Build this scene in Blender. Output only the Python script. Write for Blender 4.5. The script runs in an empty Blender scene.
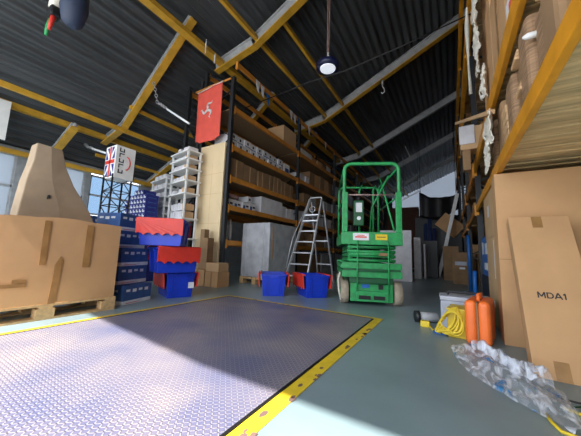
import bpy, bmesh, math, random
from mathutils import Vector, Matrix, noise
random.seed(7)
C = bpy.context.scene.collection
SC = bpy.context.scene
PI = math.pi

# ------------------------------------------------------------------ materials
def mat(name, col, rough=0.6, metal=0.0, var=0.12, scale=6.0, bump=0.0, bscale=40.0, col2=None, spec=0.5, stretch=(1, 1, 1)):
    m = bpy.data.materials.new(name); m.use_nodes = True
    nt = m.node_tree; b = nt.nodes['Principled BSDF']
    b.inputs['Roughness'].default_value = rough; b.inputs['Metallic'].default_value = metal
    b.inputs['Specular IOR Level'].default_value = spec
    tc = nt.nodes.new('ShaderNodeTexCoord'); mp = nt.nodes.new('ShaderNodeMapping')
    mp.inputs['Scale'].default_value = stretch
    nt.links.new(tc.outputs['Object'], mp.inputs['Vector'])
    n = nt.nodes.new('ShaderNodeTexNoise'); n.inputs['Scale'].default_value = scale; n.inputs['Detail'].default_value = 5
    nt.links.new(mp.outputs[0], n.inputs['Vector'])
    r = nt.nodes.new('ShaderNodeValToRGB'); nt.links.new(n.outputs['Fac'], r.inputs['Fac'])
    c2 = col2 or tuple(max(0, c * (1 - 2 * var)) for c in col)
    r.color_ramp.elements[0].position = 0.35; r.color_ramp.elements[0].color = (*c2, 1)
    r.color_ramp.elements[1].position = 0.65; r.color_ramp.elements[1].color = (*col, 1)
    nt.links.new(r.outputs['Color'], b.inputs['Base Color'])
    if bump > 0:
        n2 = nt.nodes.new('ShaderNodeTexNoise'); n2.inputs['Scale'].default_value = bscale
        nt.links.new(mp.outputs[0], n2.inputs['Vector'])
        bp = nt.nodes.new('ShaderNodeBump'); bp.inputs['Strength'].default_value = bump; bp.inputs['Distance'].default_value = 0.01
        nt.links.new(n2.outputs['Fac'], bp.inputs['Height']); nt.links.new(bp.outputs['Normal'], b.inputs['Normal'])
    return m

M = {}
M['steel_yellow'] = mat('steel_yellow', (.62, .34, .03), .5)
M['steel_grey'] = mat('steel_grey', (.42, .43, .45), .5)
M['steel_dark'] = mat('steel_dark', (.016, .018, .022), .5)
M['roof'] = mat('roof_sheet', (.075, .081, .088), .36, var=.2, scale=2, stretch=(1, .2, 1))
M['rack_orange'] = mat('rack_orange', (.66, .26, .035), .5)
M['rack_amber'] = mat('rack_amber', (.80, .34, .02), .45)
M['chipboard'] = mat('chipboard', (.30, .19, .10), .8, scale=30)
M['plank'] = mat('plank', (.84, .62, .32), .75, scale=3, stretch=(1, 12, 12), var=.18)
M['pallet'] = mat('pallet_wood', (.62, .40, .19), .8, scale=8, stretch=(1, 4, 4))
M['card'] = mat('cardboard', (.56, .325, .155), .85, scale=3, var=.06, bump=.05)
M['card_pale'] = mat('cardboard_pale', (.60, .38, .20), .85, scale=3, var=.06)
M['card_dark'] = mat('cardboard_dark', (.30, .18, .09), .85, scale=4)
M['tape'] = mat('tape', (.36, .19, .07), .3, scale=10)
M['panel'] = mat('panel_cream', (.74, .57, .34), .7, scale=2, var=.05)
M['white'] = mat('white_plastic', (.82, .82, .81), .5, var=.05)
M['wrap'] = mat('grey_shrink_wrap', (.42, .42, .44), .4, scale=5, var=.15, bump=.4, bscale=14)
M['white_box'] = mat('white_carton', (.70, .69, .72), .7, var=.08)
M['blue_tote'] = mat('tote_blue', (.008, .045, .56), .38, var=.1)
M['red_lid'] = mat('lid_red', (.74, .045, .03), .42, var=.1)
M['blue_carton'] = mat('carton_blue', (.04, .11, .32), .6, scale=12)
M['blue_dark'] = mat('carton_navy', (.012, .02, .22), .5)
M['print_white'] = mat('print_white', (.80, .82, .86), .7)
M['green'] = mat('lift_green', (.022, .36, .10), .45, scale=14, col2=(.03, .24, .08))
M['green_dark'] = mat('lift_dark_green', (.008, .10, .035), .5)
M['tyre'] = mat('tyre_tan', (.42, .35, .26), .9, scale=20)
M['black'] = mat('black', (.01, .01, .012), .5)
M['alu'] = mat('aluminium', (.62, .63, .65), .35, metal=.5, var=.05)
M['flag_red'] = mat('flag_red', (.78, .10, .07), .8, var=.05)
M['flag_white'] = mat('flag_white', (.75, .70, .68), .8)
M['orange'] = mat('case_orange', (.95, .19, .035), .4, var=.08)
M['yellow'] = mat('yellow_plastic', (.80, .58, .03), .45, var=.08)
M['grey'] = mat('grey_plastic', (.48, .51, .60), .5)
M['blue'] = mat('blue_plastic', (.02, .16, .55), .45)
M['paint_yellow'] = mat('floor_paint_yellow', (.78, .56, .03), .5, scale=9, var=.1)
M['brick'] = mat('brown_stack', (.10, .04, .025), .85, scale=10)
M['strap'] = mat('strap_pink', (.42, .28, .26), .8)
M['tyvek'] = mat('torn_wrap_white', (.80, .76, .66), .6, bump=.6, bscale=25)
M['print_dark'] = mat('print_dark', (.03, .03, .035), .7)
M['fan_brown'] = mat('timber_bundle', (.40, .24, .13), .8, scale=5, stretch=(1, 1, 14), var=.25)
M['wall_grey'] = mat('wall_sheet_grey', (.34, .36, .38), .7)
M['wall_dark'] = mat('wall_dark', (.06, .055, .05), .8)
M['concrete'] = mat('apron_concrete', (.46, .45, .43), .8, scale=3)

def floor_mat():
    m = mat('painted_floor', (.25, .335, .36), .32, scale=1.3, col2=(.19, .26, .285)); nt = m.node_tree; b = nt.nodes['Principled BSDF']
    n = nt.nodes.new('ShaderNodeTexNoise'); n.inputs['Scale'].default_value = 2.2; n.inputs['Detail'].default_value = 8
    mr = nt.nodes.new('ShaderNodeMapRange'); mr.inputs['To Min'].default_value = .16; mr.inputs['To Max'].default_value = .5
    nt.links.new(n.outputs['Fac'], mr.inputs['Value']); nt.links.new(mr.outputs[0], b.inputs['Roughness'])
    return m
M['floor'] = floor_mat()

def tread_mat():
    """worn blue painted tread plate: two families of little raised bars"""
    m = bpy.data.materials.new('tread_plate'); m.use_nodes = True
    nt = m.node_tree; b = nt.nodes['Principled BSDF']; L = nt.links.new; N = nt.nodes.new
    tc = N('ShaderNodeTexCoord')
    hs = []
    for rot, off in ((PI / 4, 0), (-PI / 4, .5)):
        mp = N('ShaderNodeMapping'); mp.inputs['Rotation'].default_value = (0, 0, rot); mp.inputs['Scale'].default_value = (36, 36, 36)
        mp.inputs['Location'].default_value = (off, off, 0)
        L(tc.outputs['Object'], mp.inputs['Vector'])
        sx = N('ShaderNodeSeparateXYZ'); L(mp.outputs[0], sx.inputs[0])
        def tri(sock):
            f = N('ShaderNodeMath'); f.operation = 'FRACT'; L(sock, f.inputs[0])
            s = N('ShaderNodeMath'); s.operation = 'SUBTRACT'; L(f.outputs[0], s.inputs[0]); s.inputs[1].default_value = .5
            a = N('ShaderNodeMath'); a.operation = 'ABSOLUTE'; L(s.outputs[0], a.inputs[0]); return a.outputs[0]
        ax = tri(sx.outputs[0]); ay = tri(sx.outputs[1])
        a1 = N('ShaderNodeMath'); a1.operation = 'MULTIPLY'; L(ax, a1.inputs[0]); a1.inputs[1].default_value = 1.25
        a2 = N('ShaderNodeMath'); a2.operation = 'MULTIPLY'; L(ay, a2.inputs[0]); a2.inputs[1].default_value = 4.2
        mx = N('ShaderNodeMath'); mx.operation = 'MAXIMUM'; L(a1.outputs[0], mx.inputs[0]); L(a2.outputs[0], mx.inputs[1])
        mr = N('ShaderNodeMapRange'); mr.inputs['From Min'].default_value = .5; mr.inputs['From Max'].default_value = .34
        L(mx.outputs[0], mr.inputs['Value']); hs.append(mr.outputs[0])
    h = N('ShaderNodeMath'); h.operation = 'MAXIMUM'; L(hs[0], h.inputs[0]); L(hs[1], h.inputs[1])
    n = N('ShaderNodeTexNoise'); n.inputs['Scale'].default_value = 1.7; n.inputs['Detail'].default_value = 7; L(tc.outputs['Object'], n.inputs['Vector'])
    r = N('ShaderNodeValToRGB'); L(n.outputs['Fac'], r.inputs['Fac'])
    r.color_ramp.elements[0].position = .36; r.color_ramp.elements[0].color = (.10, .11, .21, 1)
    r.color_ramp.elements[1].position = .66; r.color_ramp.elements[1].color = (.23, .20, .225, 1)
    wear = N('ShaderNodeMath'); wear.operation = 'MULTIPLY'; L(h.outputs[0], wear.inputs[0]); L(n.outputs['Fac'], wear.inputs[1])
    mix = N('ShaderNodeMix'); mix.data_type = 'RGBA'; L(wear.outputs[0], mix.inputs['Factor']); L(r.outputs['Color'], mix.inputs['A'])
    mix.inputs['B'].default_value = (.46, .42, .40, 1)
    # paint spots
    n3 = N('ShaderNodeTexNoise'); n3.inputs['Scale'].default_value = 9; n3.inputs['Detail'].default_value = 3; L(tc.outputs['Object'], n3.inputs['Vector'])
    r3 = N('ShaderNodeValToRGB'); L(n3.outputs['Fac'], r3.inputs['Fac'])
    r3.color_ramp.elements[0].position = .74; r3.color_ramp.elements[1].position = .78
    mix2 = N('ShaderNodeMix'); mix2.data_type = 'RGBA'; L(r3.outputs['Color'], mix2.inputs['Factor']); L(mix.outputs['Result'], mix2.inputs['A'])
    mix2.inputs['B'].default_value = (.55, .47, .34, 1)
    L(mix2.outputs['Result'], b.inputs['Base Color']); b.inputs['Roughness'].default_value = .42
    bp = N('ShaderNodeBump'); bp.inputs['Strength'].default_value = .7; bp.inputs['Distance'].default_value = .006
    L(h.outputs[0], bp.inputs['Height']); L(bp.outputs['Normal'], b.inputs['Normal'])
    return m
M['tread'] = tread_mat()

def glassy(name, col, translucent=True, mixf=.5, rough=.1):
    m = bpy.data.materials.new(name); m.use_nodes = True; nt = m.node_tree
    nt.nodes.clear(); o = nt.nodes.new('ShaderNodeOutputMaterial'); mx = nt.nodes.new('ShaderNodeMixShader'); mx.inputs[0].default_value = mixf
    a = nt.nodes.new('ShaderNodeBsdfTranslucent' if translucent else 'ShaderNodeBsdfTransparent'); a.inputs['Color'].default_value = (*col, 1)
    b = nt.nodes.new('ShaderNodeBsdfPrincipled'); b.inputs['Base Color'].default_value = (*col, 1); b.inputs['Roughness'].default_value = rough
    nt.links.new(a.outputs[0], mx.inputs[1]); nt.links.new(b.outputs[0], mx.inputs[2]); nt.links.new(mx.outputs[0], o.inputs['Surface'])
    return m
def film_mat():
    m = bpy.data.materials.new('clear_film'); m.use_nodes = True; nt = m.node_tree; N = nt.nodes.new; L = nt.links.new
    nt.nodes.clear(); o = N('ShaderNodeOutputMaterial'); mx = N('ShaderNodeMixShader'); tr = N('ShaderNodeBsdfTransparent'); b = N('ShaderNodeBsdfPrincipled')
    tc = N('ShaderNodeTexCoord'); mp = N('ShaderNodeMapping'); mp.inputs['Rotation'].default_value = (0, 0, .45); mp.inputs['Scale'].default_value = (14, 5, 1)
    n1 = N('ShaderNodeTexNoise'); n1.inputs['Scale'].default_value = 1.0; n1.inputs['Detail'].default_value = 3; L(tc.outputs['Object'], mp.inputs[0]); L(mp.outputs[0], n1.inputs['Vector'])
    r1 = N('ShaderNodeValToRGB'); r1.color_ramp.elements[0].position = .57; r1.color_ramp.elements[1].position = .63; L(n1.outputs['Fac'], r1.inputs[0])
    c = N('ShaderNodeMix'); c.data_type = 'RGBA'; L(r1.outputs['Color'], c.inputs['Factor']); c.inputs['A'].default_value = (.84, .89, 1.0, 1); c.inputs['B'].default_value = (.03, .26, .62, 1)
    L(c.outputs['Result'], b.inputs['Base Color']); b.inputs['Roughness'].default_value = .16
    n2 = N('ShaderNodeTexNoise'); n2.inputs['Scale'].default_value = 1.5; n2.inputs['Detail'].default_value = 6; n2.inputs['Distortion'].default_value = 1.2; L(mp.outputs[0], n2.inputs['Vector'])
    bp = N('ShaderNodeBump'); bp.inputs['Distance'].default_value = .02; bp.inputs['Strength'].default_value = .9; L(n2.outputs['Fac'], bp.inputs['Height']); L(bp.outputs[0], b.inputs['Normal'])
    r2 = N('ShaderNodeMapRange'); r2.inputs['From Min'].default_value = .40; r2.inputs['From Max'].default_value = .66; r2.inputs['To Min'].default_value = .14; r2.inputs['To Max'].default_value = .85; L(n2.outputs['Fac'], r2.inputs['Value'])
    mm = N('ShaderNodeMath'); mm.operation = 'MAXIMUM'; L(r2.outputs[0], mm.inputs[0]); k = N('ShaderNodeMath'); k.operation = 'MULTIPLY'; k.inputs[1].default_value = .7; L(r1.outputs['Color'], k.inputs[0]); L(k.outputs[0], mm.inputs[1])
    L(mm.outputs[0], mx.inputs[0]); L(tr.outputs[0], mx.inputs[1]); L(b.outputs[0], mx.inputs[2]); L(mx.outputs[0], o.inputs['Surface'])
    return m
M['sheet'] = glassy('translucent_sheet', (.42, .45, .48), True, .3, .5)
M['sheet_dull'] = glassy('gable_sheet', (.50, .52, .55), True, .5, .6)
M['glass'] = glassy('window_glass', (.34, .42, .50), False, .15)
M['film'] = film_mat()

def emis(name, col, s):
    m = bpy.data.materials.new(name); m.use_nodes = True; b = m.node_tree.nodes['Principled BSDF']
    b.inputs['Base Color'].default_value = (*col, 1); b.inputs['Emission Color'].default_value = (*col, 1); b.inputs['Emission Strength'].default_value = s
    return m
M['lamp'] = emis('lamp_face', (.80, .84, .92), .45)

# ------------------------------------------------------------------ mesh builder
class MB:
    def __init__(s): s.bm = bmesh.new()
    def box(s, lo, hi, mtx=None, slot=0):
        vs = [s.bm.verts.new((x, y, z)) for x in (lo[0], hi[0]) for y in (lo[1], hi[1]) for z in (lo[2], hi[2])]
        if mtx is not None:
            for v in vs: v.co = mtx @ v.co
        for q in ((0, 1, 3, 2), (4, 6, 7, 5), (0, 4, 5, 1), (2, 3, 7, 6), (0, 2, 6, 4), (1, 5, 7, 3)):
            f = s.bm.faces.new([vs[i] for i in q]); f.material_index = slot
        return s
    def bar(s, a, b, w, h, up=(0, 0, 1), slot=0):
        """rectangular bar from a to b, width w, height h"""
        a, b = Vector(a), Vector(b); d = (b - a); L = d.length; d.normalize()
        u = Vector(up); r = d.cross(u)
        if r.length < 1e-4: r = d.cross(Vector((1, 0, 0)))
        r.normalize(); u = r.cross(d)
        m = Matrix((r, d, u)).transposed().to_4x4(); m.translation = a
        return s.box((-w / 2, 0, -h / 2), (w / 2, L, h / 2), m, slot)
    def tube(s, pts, r, n=8, closed=False, slot=0):
        pts = [Vector(p) for p in pts]; rings = []
        N = len(pts); prev = None
        for i, p in enumerate(pts):
            if closed: d = pts[(i + 1) % N] - pts[i - 1]
            else: d = pts[min(i + 1, N - 1)] - pts[max(i - 1, 0)]
            d.normalize()
            if prev is None:
                x = d.orthogonal().normalized()
            else:
                x = prev - d * prev.dot(d)
                x = x.normalized() if x.length > 1e-5 else d.orthogonal().normalized()
            prev = x; y = d.cross(x)
            rr = r[i] if isinstance(r, (list, tuple)) else r
            rings.append([s.bm.verts.new(p + (x * math.cos(t) + y * math.sin(t)) * rr) for t in [2 * PI * k / n for k in range(n)]])
        for i in range(N if closed else N - 1):
            A, B = rings[i], rings[(i + 1) % N]
            for k in range(n):
                f = s.bm.faces.new((A[k], A[(k + 1) % n], B[(k + 1) % n], B[k])); f.smooth = True; f.material_index = slot
        if not closed:
            s.bm.faces.new(rings[0][::-1]).material_index = slot; s.bm.faces.new(rings[-1]).material_index = slot
        return s
    def prism(s, poly, z0, z1, mtx=None, slot=0):
        a = [s.bm.verts.new((x, y, z0)) for x, y in poly]; b = [s.bm.verts.new((x, y, z1)) for x, y in poly]
        if mtx is not None:
            for v in a + b: v.co = mtx @ v.co
        n = len(poly)
        s.bm.faces.new(a[::-1]).material_index = slot; s.bm.faces.new(b).material_index = slot
        for i in range(n): s.bm.faces.new((a[i], a[(i + 1) % n], b[(i + 1) % n], b[i])).material_index = slot
        return s
    def build(s, name, m, parent=None, bevel=0.0, loc=None, rz=None, smooth=False, seg=2):
        bmesh.ops.recalc_face_normals(s.bm, faces=s.bm.faces)
        me = bpy.data.meshes.new(name); s.bm.to_mesh(me); s.bm.free()
        for x in (m if isinstance(m, (list, tuple)) else [m]): me.materials.append(M[x] if isinstance(x, str) else x)
        o = bpy.data.objects.new(name, me); C.objects.link(o)
        if parent: o.parent = parent
        if loc: o.location = loc
        if rz is not None: o.rotation_euler[2] = rz
        if smooth:
            for p in me.polygons: p.use_smooth = True
        if bevel > 0:
            b = o.modifiers.new('bevel', 'BEVEL'); b.width = bevel; b.segments = seg; b.limit_method = 'ANGLE'
        return o

def tag(o, label=None, cat=None, group=None, kind=None):
    if label: o['label'] = label
    if cat: o['category'] = cat
    if group: o['group'] = group
    if kind: o['kind'] = kind
    return o
def thing(name, label, cat, loc=(0, 0, 0), rz=0.0, group=None):
    o = bpy.data.objects.new(name, None); C.objects.link(o); o.location = loc; o.rotation_euler = (0, 0, rz)
    return tag(o, label, cat, group)
def struct(mb, name, m, label=None, parent=None, **k):
    o = mb.build(name, m, parent, **k); o['kind'] = 'structure'
    if label: o['label'] = label
    return o
def copy_tree(src, loc=None, rz=None, label=None, group=None, par=None):
    r = src.copy(); C.objects.link(r)
    if par: r.parent = par
    if loc is not None: r.location = loc
    if rz is not None: r.rotation_euler[2] = rz
    if label: r['label'] = label
    if group: r['group'] = group
    for ch in list(src.children): copy_tree(ch, par=r)
    return r
ORD = ['first', 'second', 'third', 'fourth', 'fifth', 'sixth', 'seventh', 'eighth', 'ninth', 'tenth', 'eleventh', 'twelfth', 'thirteenth', 'fourteenth', 'fifteenth', 'sixteenth', 'seventeenth', 'eighteenth']

# ------------------------------------------------------------------ camera
H = 0.7
yaw, pit, rol = math.radians(31.3), math.radians(7.3), math.radians(2.0)
fw = Vector((-math.sin(yaw) * math.cos(pit), math.cos(yaw) * math.cos(pit), math.sin(pit)))
r0 = Vector((math.cos(yaw), math.sin(yaw), 0)); u0 = r0.cross(fw)
cr = r0 * math.cos(rol) + u0 * math.sin(rol); cu = -r0 * math.sin(rol) + u0 * math.cos(rol)
cam = bpy.data.cameras.new('camera'); co = bpy.data.objects.new('camera', cam); C.objects.link(co)
mt = Matrix((cr, cu, -fw)).transposed().to_4x4(); mt.translation = (0, 0, H); co.matrix_world = mt
cam.sensor_width = 36; cam.lens = 265 / 581 * 36; cam.clip_start = .02; cam.clip_end = 200
SC.camera = co

# ------------------------------------------------------------------ setting
struct(MB().box((-8.5, -2.2, -.2), (2.1, 24.2, -.0)), 'floor', 'floor', 'blue green painted warehouse floor')
struct(MB().box((-30, -26, -.25), (24, -2.2, -.02)), 'ground', 'concrete', 'sunlit concrete apron outside the door')

# roof: corrugated sheet following the cranked frames (corrugations run down the length)
prof = [(-8.55, 2.84), (-7.72, 3.60), (-6.78, 3.88), (-4.60, 5.66), (-3.6, 5.70), (2.15, 8.30)]
def roof():
    mb = MB(); pts = []
    per, amp = .20, .042; acc = 0
    for i in range(len(prof) - 1):
        a, b = Vector((prof[i][0], prof[i][1])), Vector((prof[i + 1][0], prof[i + 1][1]))
        L = (b - a).length; n = Vector((-(b - a).y, (b - a).x)).normalized(); k = max(2, int(L / .025))
        for j in range(k):
            t = j / k; s = acc + t * L
            pts.append(a + (b - a) * t + n * (amp * math.sin(2 * PI * s / per)))
        acc += L
    pts.append(Vector(prof[-1]))
    for y0, y1 in ((-2.2, 24.2),):
        A = [mb.bm.verts.new((p.x, y0, p.y)) for p in pts]; B = [mb.bm.verts.new((p.x, y1, p.y)) for p in pts]
        A2 = [mb.bm.verts.new((p.x, y0, p.y + .03)) for p in pts]; B2 = [mb.bm.verts.new((p.x, y1, p.y + .03)) for p in pts]
        for i in range(len(pts) - 1):
            mb.bm.faces.new((A[i], A[i + 1], B[i + 1], B[i])).smooth = True
            mb.bm.faces.new((A2[i], B2[i], B2[i + 1], A2[i + 1])).smooth = True
    struct(mb, 'ceiling', 'roof', 'dark corrugated roof sheeting')
roof()
def roofz(x):
    for (a, za), (b, zb) in zip(prof, prof[1:]):
        if a <= x <= b: return za + (zb - za) * (x - a) / (b - a)
# walls
struct(MB().box((-8.6, -2.2, 0), (-8.45, .9, 2.86)).box((-8.6, .9, 0), (-8.45, 24.2, 1.2)).box((-8.6, 4.6, 1.2), (-8.45, 24.2, 2.86))
       .box((-8.6, .9, 2.70), (-8.45, 4.6, 2.86)).box((-8.6, 1.75, 1.2), (-8.45, 1.95, 2.7)).box((-8.6, 3.1, 1.2), (-8.45, 3.22, 2.7)), 'wall_left', 'wall_grey', 'grey left side wall under the low eave')
def window(n, y0, y1, z0, z1, m, label):
    w = MB().box((-8.56, y0, z0), (-8.52, y1, z1)).build('window_%d' % n, m); tag(w, label, None, None, 'structure')
    f = MB()
    for a, b in (((y0, z0), (y1, z0)), ((y0, z1), (y1, z1)), ((y0, z0), (y0, z1)), ((y1, z0), (y1, z1)), ((y0, (z0 + z1) / 2), (y1, (z0 + z1) / 2))):
        f.bar((-8.5, a[0], a[1]), (-8.5, b[0], b[1]), .05, .05)
    f.build('window_frame', 'steel_grey', w)
window(1, .95, 1.74, 1.25, 2.68, 'sheet', 'pale translucent panel high on the left wall, nearest')
window(2, 1.96, 3.09, 1.25, 2.68, 'sheet', 'pale translucent panel on the left wall behind the tall cardboard cover')
window(3, 3.23, 4.58, 1.55, 2.62, 'glass', 'blue lit window on the left wall behind the lattice stand')
wb = MB(); wb.box((-8.6, 24.1, 0), (2.1, 24.25, 4.0)); wb.prism([(-8.6, 4.0), (-8.6, 2.9), (-7.72, 3.68), (-6.78, 3.96), (-4.6, 5.74), (-4.3, 5.76), (-4.3, 4.0)], 24.205, 24.25, Matrix(((1, 0, 0, 0), (0, 0, 1, 0), (0, 1, 0, 0), (0, 0, 0, 1))))
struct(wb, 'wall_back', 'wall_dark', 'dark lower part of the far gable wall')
mxz = Matrix(((1, 0, 0, 0), (0, 0, 1, 0), (0, 1, 0, 0), (0, 0, 0, 1)))
g = MB().prism([(-4.3, 4.0), (2.1, 4.0), (2.1, 8.38), (-3.6, 5.80), (-4.3, 5.76)], 24.205, 24.245, mxz)
struct(g, 'window_4', 'sheet_dull', 'white translucent sheeting in the far gable')
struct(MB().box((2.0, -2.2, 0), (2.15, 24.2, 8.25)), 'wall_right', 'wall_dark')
DOOR_Z = 4.75
wf = MB().box((-8.6, -2.35, 0), (-7.6, -2.2, 2.8)).box((1.6, -2.35, 0), (2.15, -2.2, 8.1))
wf.prism([(-4.2, DOOR_Z + .36), (-1.2, DOOR_Z), (1.6, DOOR_Z), (1.6, 8.0), (-3.6, 5.55), (-4.2, 5.4)], -2.35, -2.2, mxz)
wf.prism([(-4.2, 5.3), (-3.6, 5.5), (1.6, 7.9), (1.6, 8.3), (-3.6, 5.85), (-4.2, 5.7)], -2.35, -2.1, mxz)
struct(wf, 'wall_front', 'wall_grey', 'wall around the loading door behind the camera')

# ------------------------------------------------------------------ roof steel
TR = [0]
def trim(): TR[0] += 1; return 'trim_%d' % TR[0]
def rafter(pts, y, yel, label, h=.26):
    web = MB(); fl = MB()
    for a, b in zip(pts, pts[1:]):
        A, B = Vector((a[0], y, a[1])), Vector((b[0], y, b[1])); d = (B - A).normalized(); n = Vector((-d.z, 0, d.x))
        web.bar(A - d * .02 + n * h / 2, B + d * .02 + n * h / 2, .035, h, up=n)
        web.bar(A + n * (h - .01), B + n * (h - .01), .13, .02, up=n)
        fl.bar(A - d * .02, B + d * .02, .15, .03, up=n)
    o = struct(web, trim(), 'steel_grey', label)
    fl.build('flange', 'steel_yellow' if yel else 'steel_grey', o)
for i, y in enumerate((4.15, 8.0, 12.0, 16.0, 20.0)):
    rafter([(-4.78, 5.04), (-3.6, 5.24), (1.95, 7.88)], y, i < 2, ['nearest', 'second', 'third', 'fourth', 'farthest'][i] + ' cranked roof rafter over the aisle')
rafter([(-3.6, 5.24), (1.95, 7.88)], .1, True, 'cranked rafter above the camera')
for i, y in enumerate((3.156, 6.2, 9.3)):
    rafter([(-7.79, 3.375), (-6.81, 3.605), (-4.49, 5.486)], y, True, ['nearest', 'second', 'third'][i] + ' rafter of the low side bay', h=.15)
for i, y in enumerate((2.25, 4.75, 7.5)):
    rafter([(-8.42, 2.66), (-7.0, 3.25)], y, True, ['nearest', 'second', 'third'][i] + ' short rafter at the left eave', h=.12)
def purlin(x, z, y0, y1, w=.1, h=.1, m='steel_yellow', label=None):
    struct(MB().box((x - w / 2, y0, z), (x + w / 2, y1, z + h)), trim(), m, label)
purlin(-4.62, 5.14, -2.1, 24, .17, .10, label='wide yellow valley beam above the racking')
purlin(-3.56, 5.36, -2.1, 24, .07, .10, label='yellow purlin at the rafter kink')
purlin(-2.95, 5.62, 4.2, 24, .07, .10, label='yellow purlin over the hanging lamp')
purlin(-6.85, 3.49, -2.1, 24, .07, .10, label='yellow purlin at the kink of the low bay')
purlin(-6.45, 3.96, 3.05, 24, .06, .08, label='yellow purlin above the lattice stand')
purlin(-7.70, 3.45, -2.1, 24, .13, .12, label='yellow beam along the low bay edge')
purlin(-7.78, 2.98, 3.0, 24, .06, .07, label='pale yellow rail in the left eave')
purlin(-8.10, 2.60, -2.1, 24, .10, .10, label='yellow wall beam along the left eave')
# far row of columns (right side of the aisle) and columns at the valley
for i, y in enumerate((16.0, 20.0)):
    struct(MB().box((-4.72, y - .08, 0), (-4.56, y + .08, 5.16)), trim(), 'steel_dark')

tag(MB().box((-7.52, -.2, 2.70), (-7.49, 1.34, 3.50)).build('hanging_board', 'white', None, .004), 'pale board hanging under the yellow eave beam at the far left', 'board')
# ------------------------------------------------------------------ platform and marks
plat = thing('floor_platform', 'large blue tread plate platform let into the floor', 'platform', (-1.80, .4, 0))
MB().box((-1.1, -2.2, -.02), (1.03, 2.66, .006)).build('tread_plate', 'tread', plat)
f = MB().box((1.03, -2.2, 0), (1.045, 2.672, .008)).box((-1.12, 2.66, 0), (1.045, 2.672, .008)).box((-1.115, -2.2, 0), (-1.1, 2.672, .008))
f.build('edge_gap', 'black', plat)
def border():
    t = thing('floor_marking', 'worn yellow painted border around the blue platform', 'floor marking', (-1.80, .4, 0))
    rng = random.Random(3)
    for nm, (x0, y0, x1, y1) in (('left', (-1.185, -2.2, -1.117, 2.74)), ('right', (1.047, -2.2, 1.13, 2.74)), ('far', (-1.117, 2.674, 1.047, 2.74))):
        MB().box((x0, y0, .0), (x1, y1, .004)).build('painted_line', 'paint_yellow', t)
    c = MB()
    for k in range(34):
        y = rng.uniform(-1.2, 2.6); x = 1.13 - abs(rng.gauss(0, .022)); s = rng.uniform(.008, .022)
        poly = [(x + s * rng.uniform(.5, 1) * math.cos(a), y + 1.8 * s * rng.uniform(.5, 1) * math.sin(a)) for a in [2 * PI * q / 7 for q in range(7)]]
        c.prism(poly, .0042, .0048)
    for k in range(10):
        x = rng.uniform(-1, 1); y = 2.71 + rng.uniform(-.02, .02); s = rng.uniform(.006, .015)
        c.prism([(x + 2 * s * math.cos(a), y + s * math.sin(a)) for a in [2 * PI * q / 6 for q in range(6)]], .0042, .0048)
    tag(c.build('paint_chips', mat('chip', (.20, .12, .10), .7), t), 'dark brown chips worn into the paint')
border()

# ------------------------------------------------------------------ generic goods
def carton(name, label, cat, loc, size, m='card', rz=0, group=None, tape=None, bev=.004):
    """box with base at loc (centre), size (sx,sy,sz); tape: list of (face, u0,v0,u1,v1) on faces '+x','-y','+z' """
    t = MB().box((-size[0] / 2, -size[1] / 2, 0), (size[0] / 2, size[1] / 2, size[2])).build(name, m, None, bev, loc, rz)
    tag(t, label, cat, group)
    for tp in tape or []:
        face, u0, v0, u1, v1 = tp[:5]; mm = tp[5] if len(tp) > 5 else 'tape'; nm = tp[6] if len(tp) > 6 else 'tape'
        b = MB(); e = .0012 + (tp[7] if len(tp) > 7 else 0)
        if face == '+x': b.box((size[0] / 2, u0, v0), (size[0] / 2 + e, u1, v1))
        elif face == '-x': b.box((-size[0] / 2 - e, u0, v0), (-size[0] / 2, u1, v1))
        elif face == '-y': b.box((u0, -size[1] / 2 - e, v0), (u1, -size[1] / 2, v1))
        else: b.box((u0, v0, size[2]), (u1, v1, size[2] + e))
        b.build(nm, mm, t)
    return t

def pallet(loc, L, W, label, rz=0, group=None):
    t = thing('pallet', label, 'pallet', loc, rz, group)   # L along y, W along x
    for x in (-W / 2 + .05, 0, W / 2 - .05):
        MB().box((x - .05, -L / 2, 0), (x + .05, L / 2, .018)).build('bottom_board', 'pallet', t)
        for y in (-L / 2 + .07, 0, L / 2 - .07):
            MB().box((x - .05, y - .07, .018), (x + .05, y + .07, .10)).build('block', 'pallet', t, .003)
    for y in (-L / 2 + .05, 0, L / 2 - .05):
        MB().box((-W / 2, y - .05, .10), (W / 2, y + .05, .12)).build('stringer_board', 'pallet', t)
    n = 7
    for i in range(n):
        x = -W / 2 + .05 + i * (W - .1) / (n - 1)
        MB().box((x - .05, -L / 2, .12), (x + .05, L / 2, .142)).build('deck_board', 'pallet', t, .002)
    return t

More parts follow.
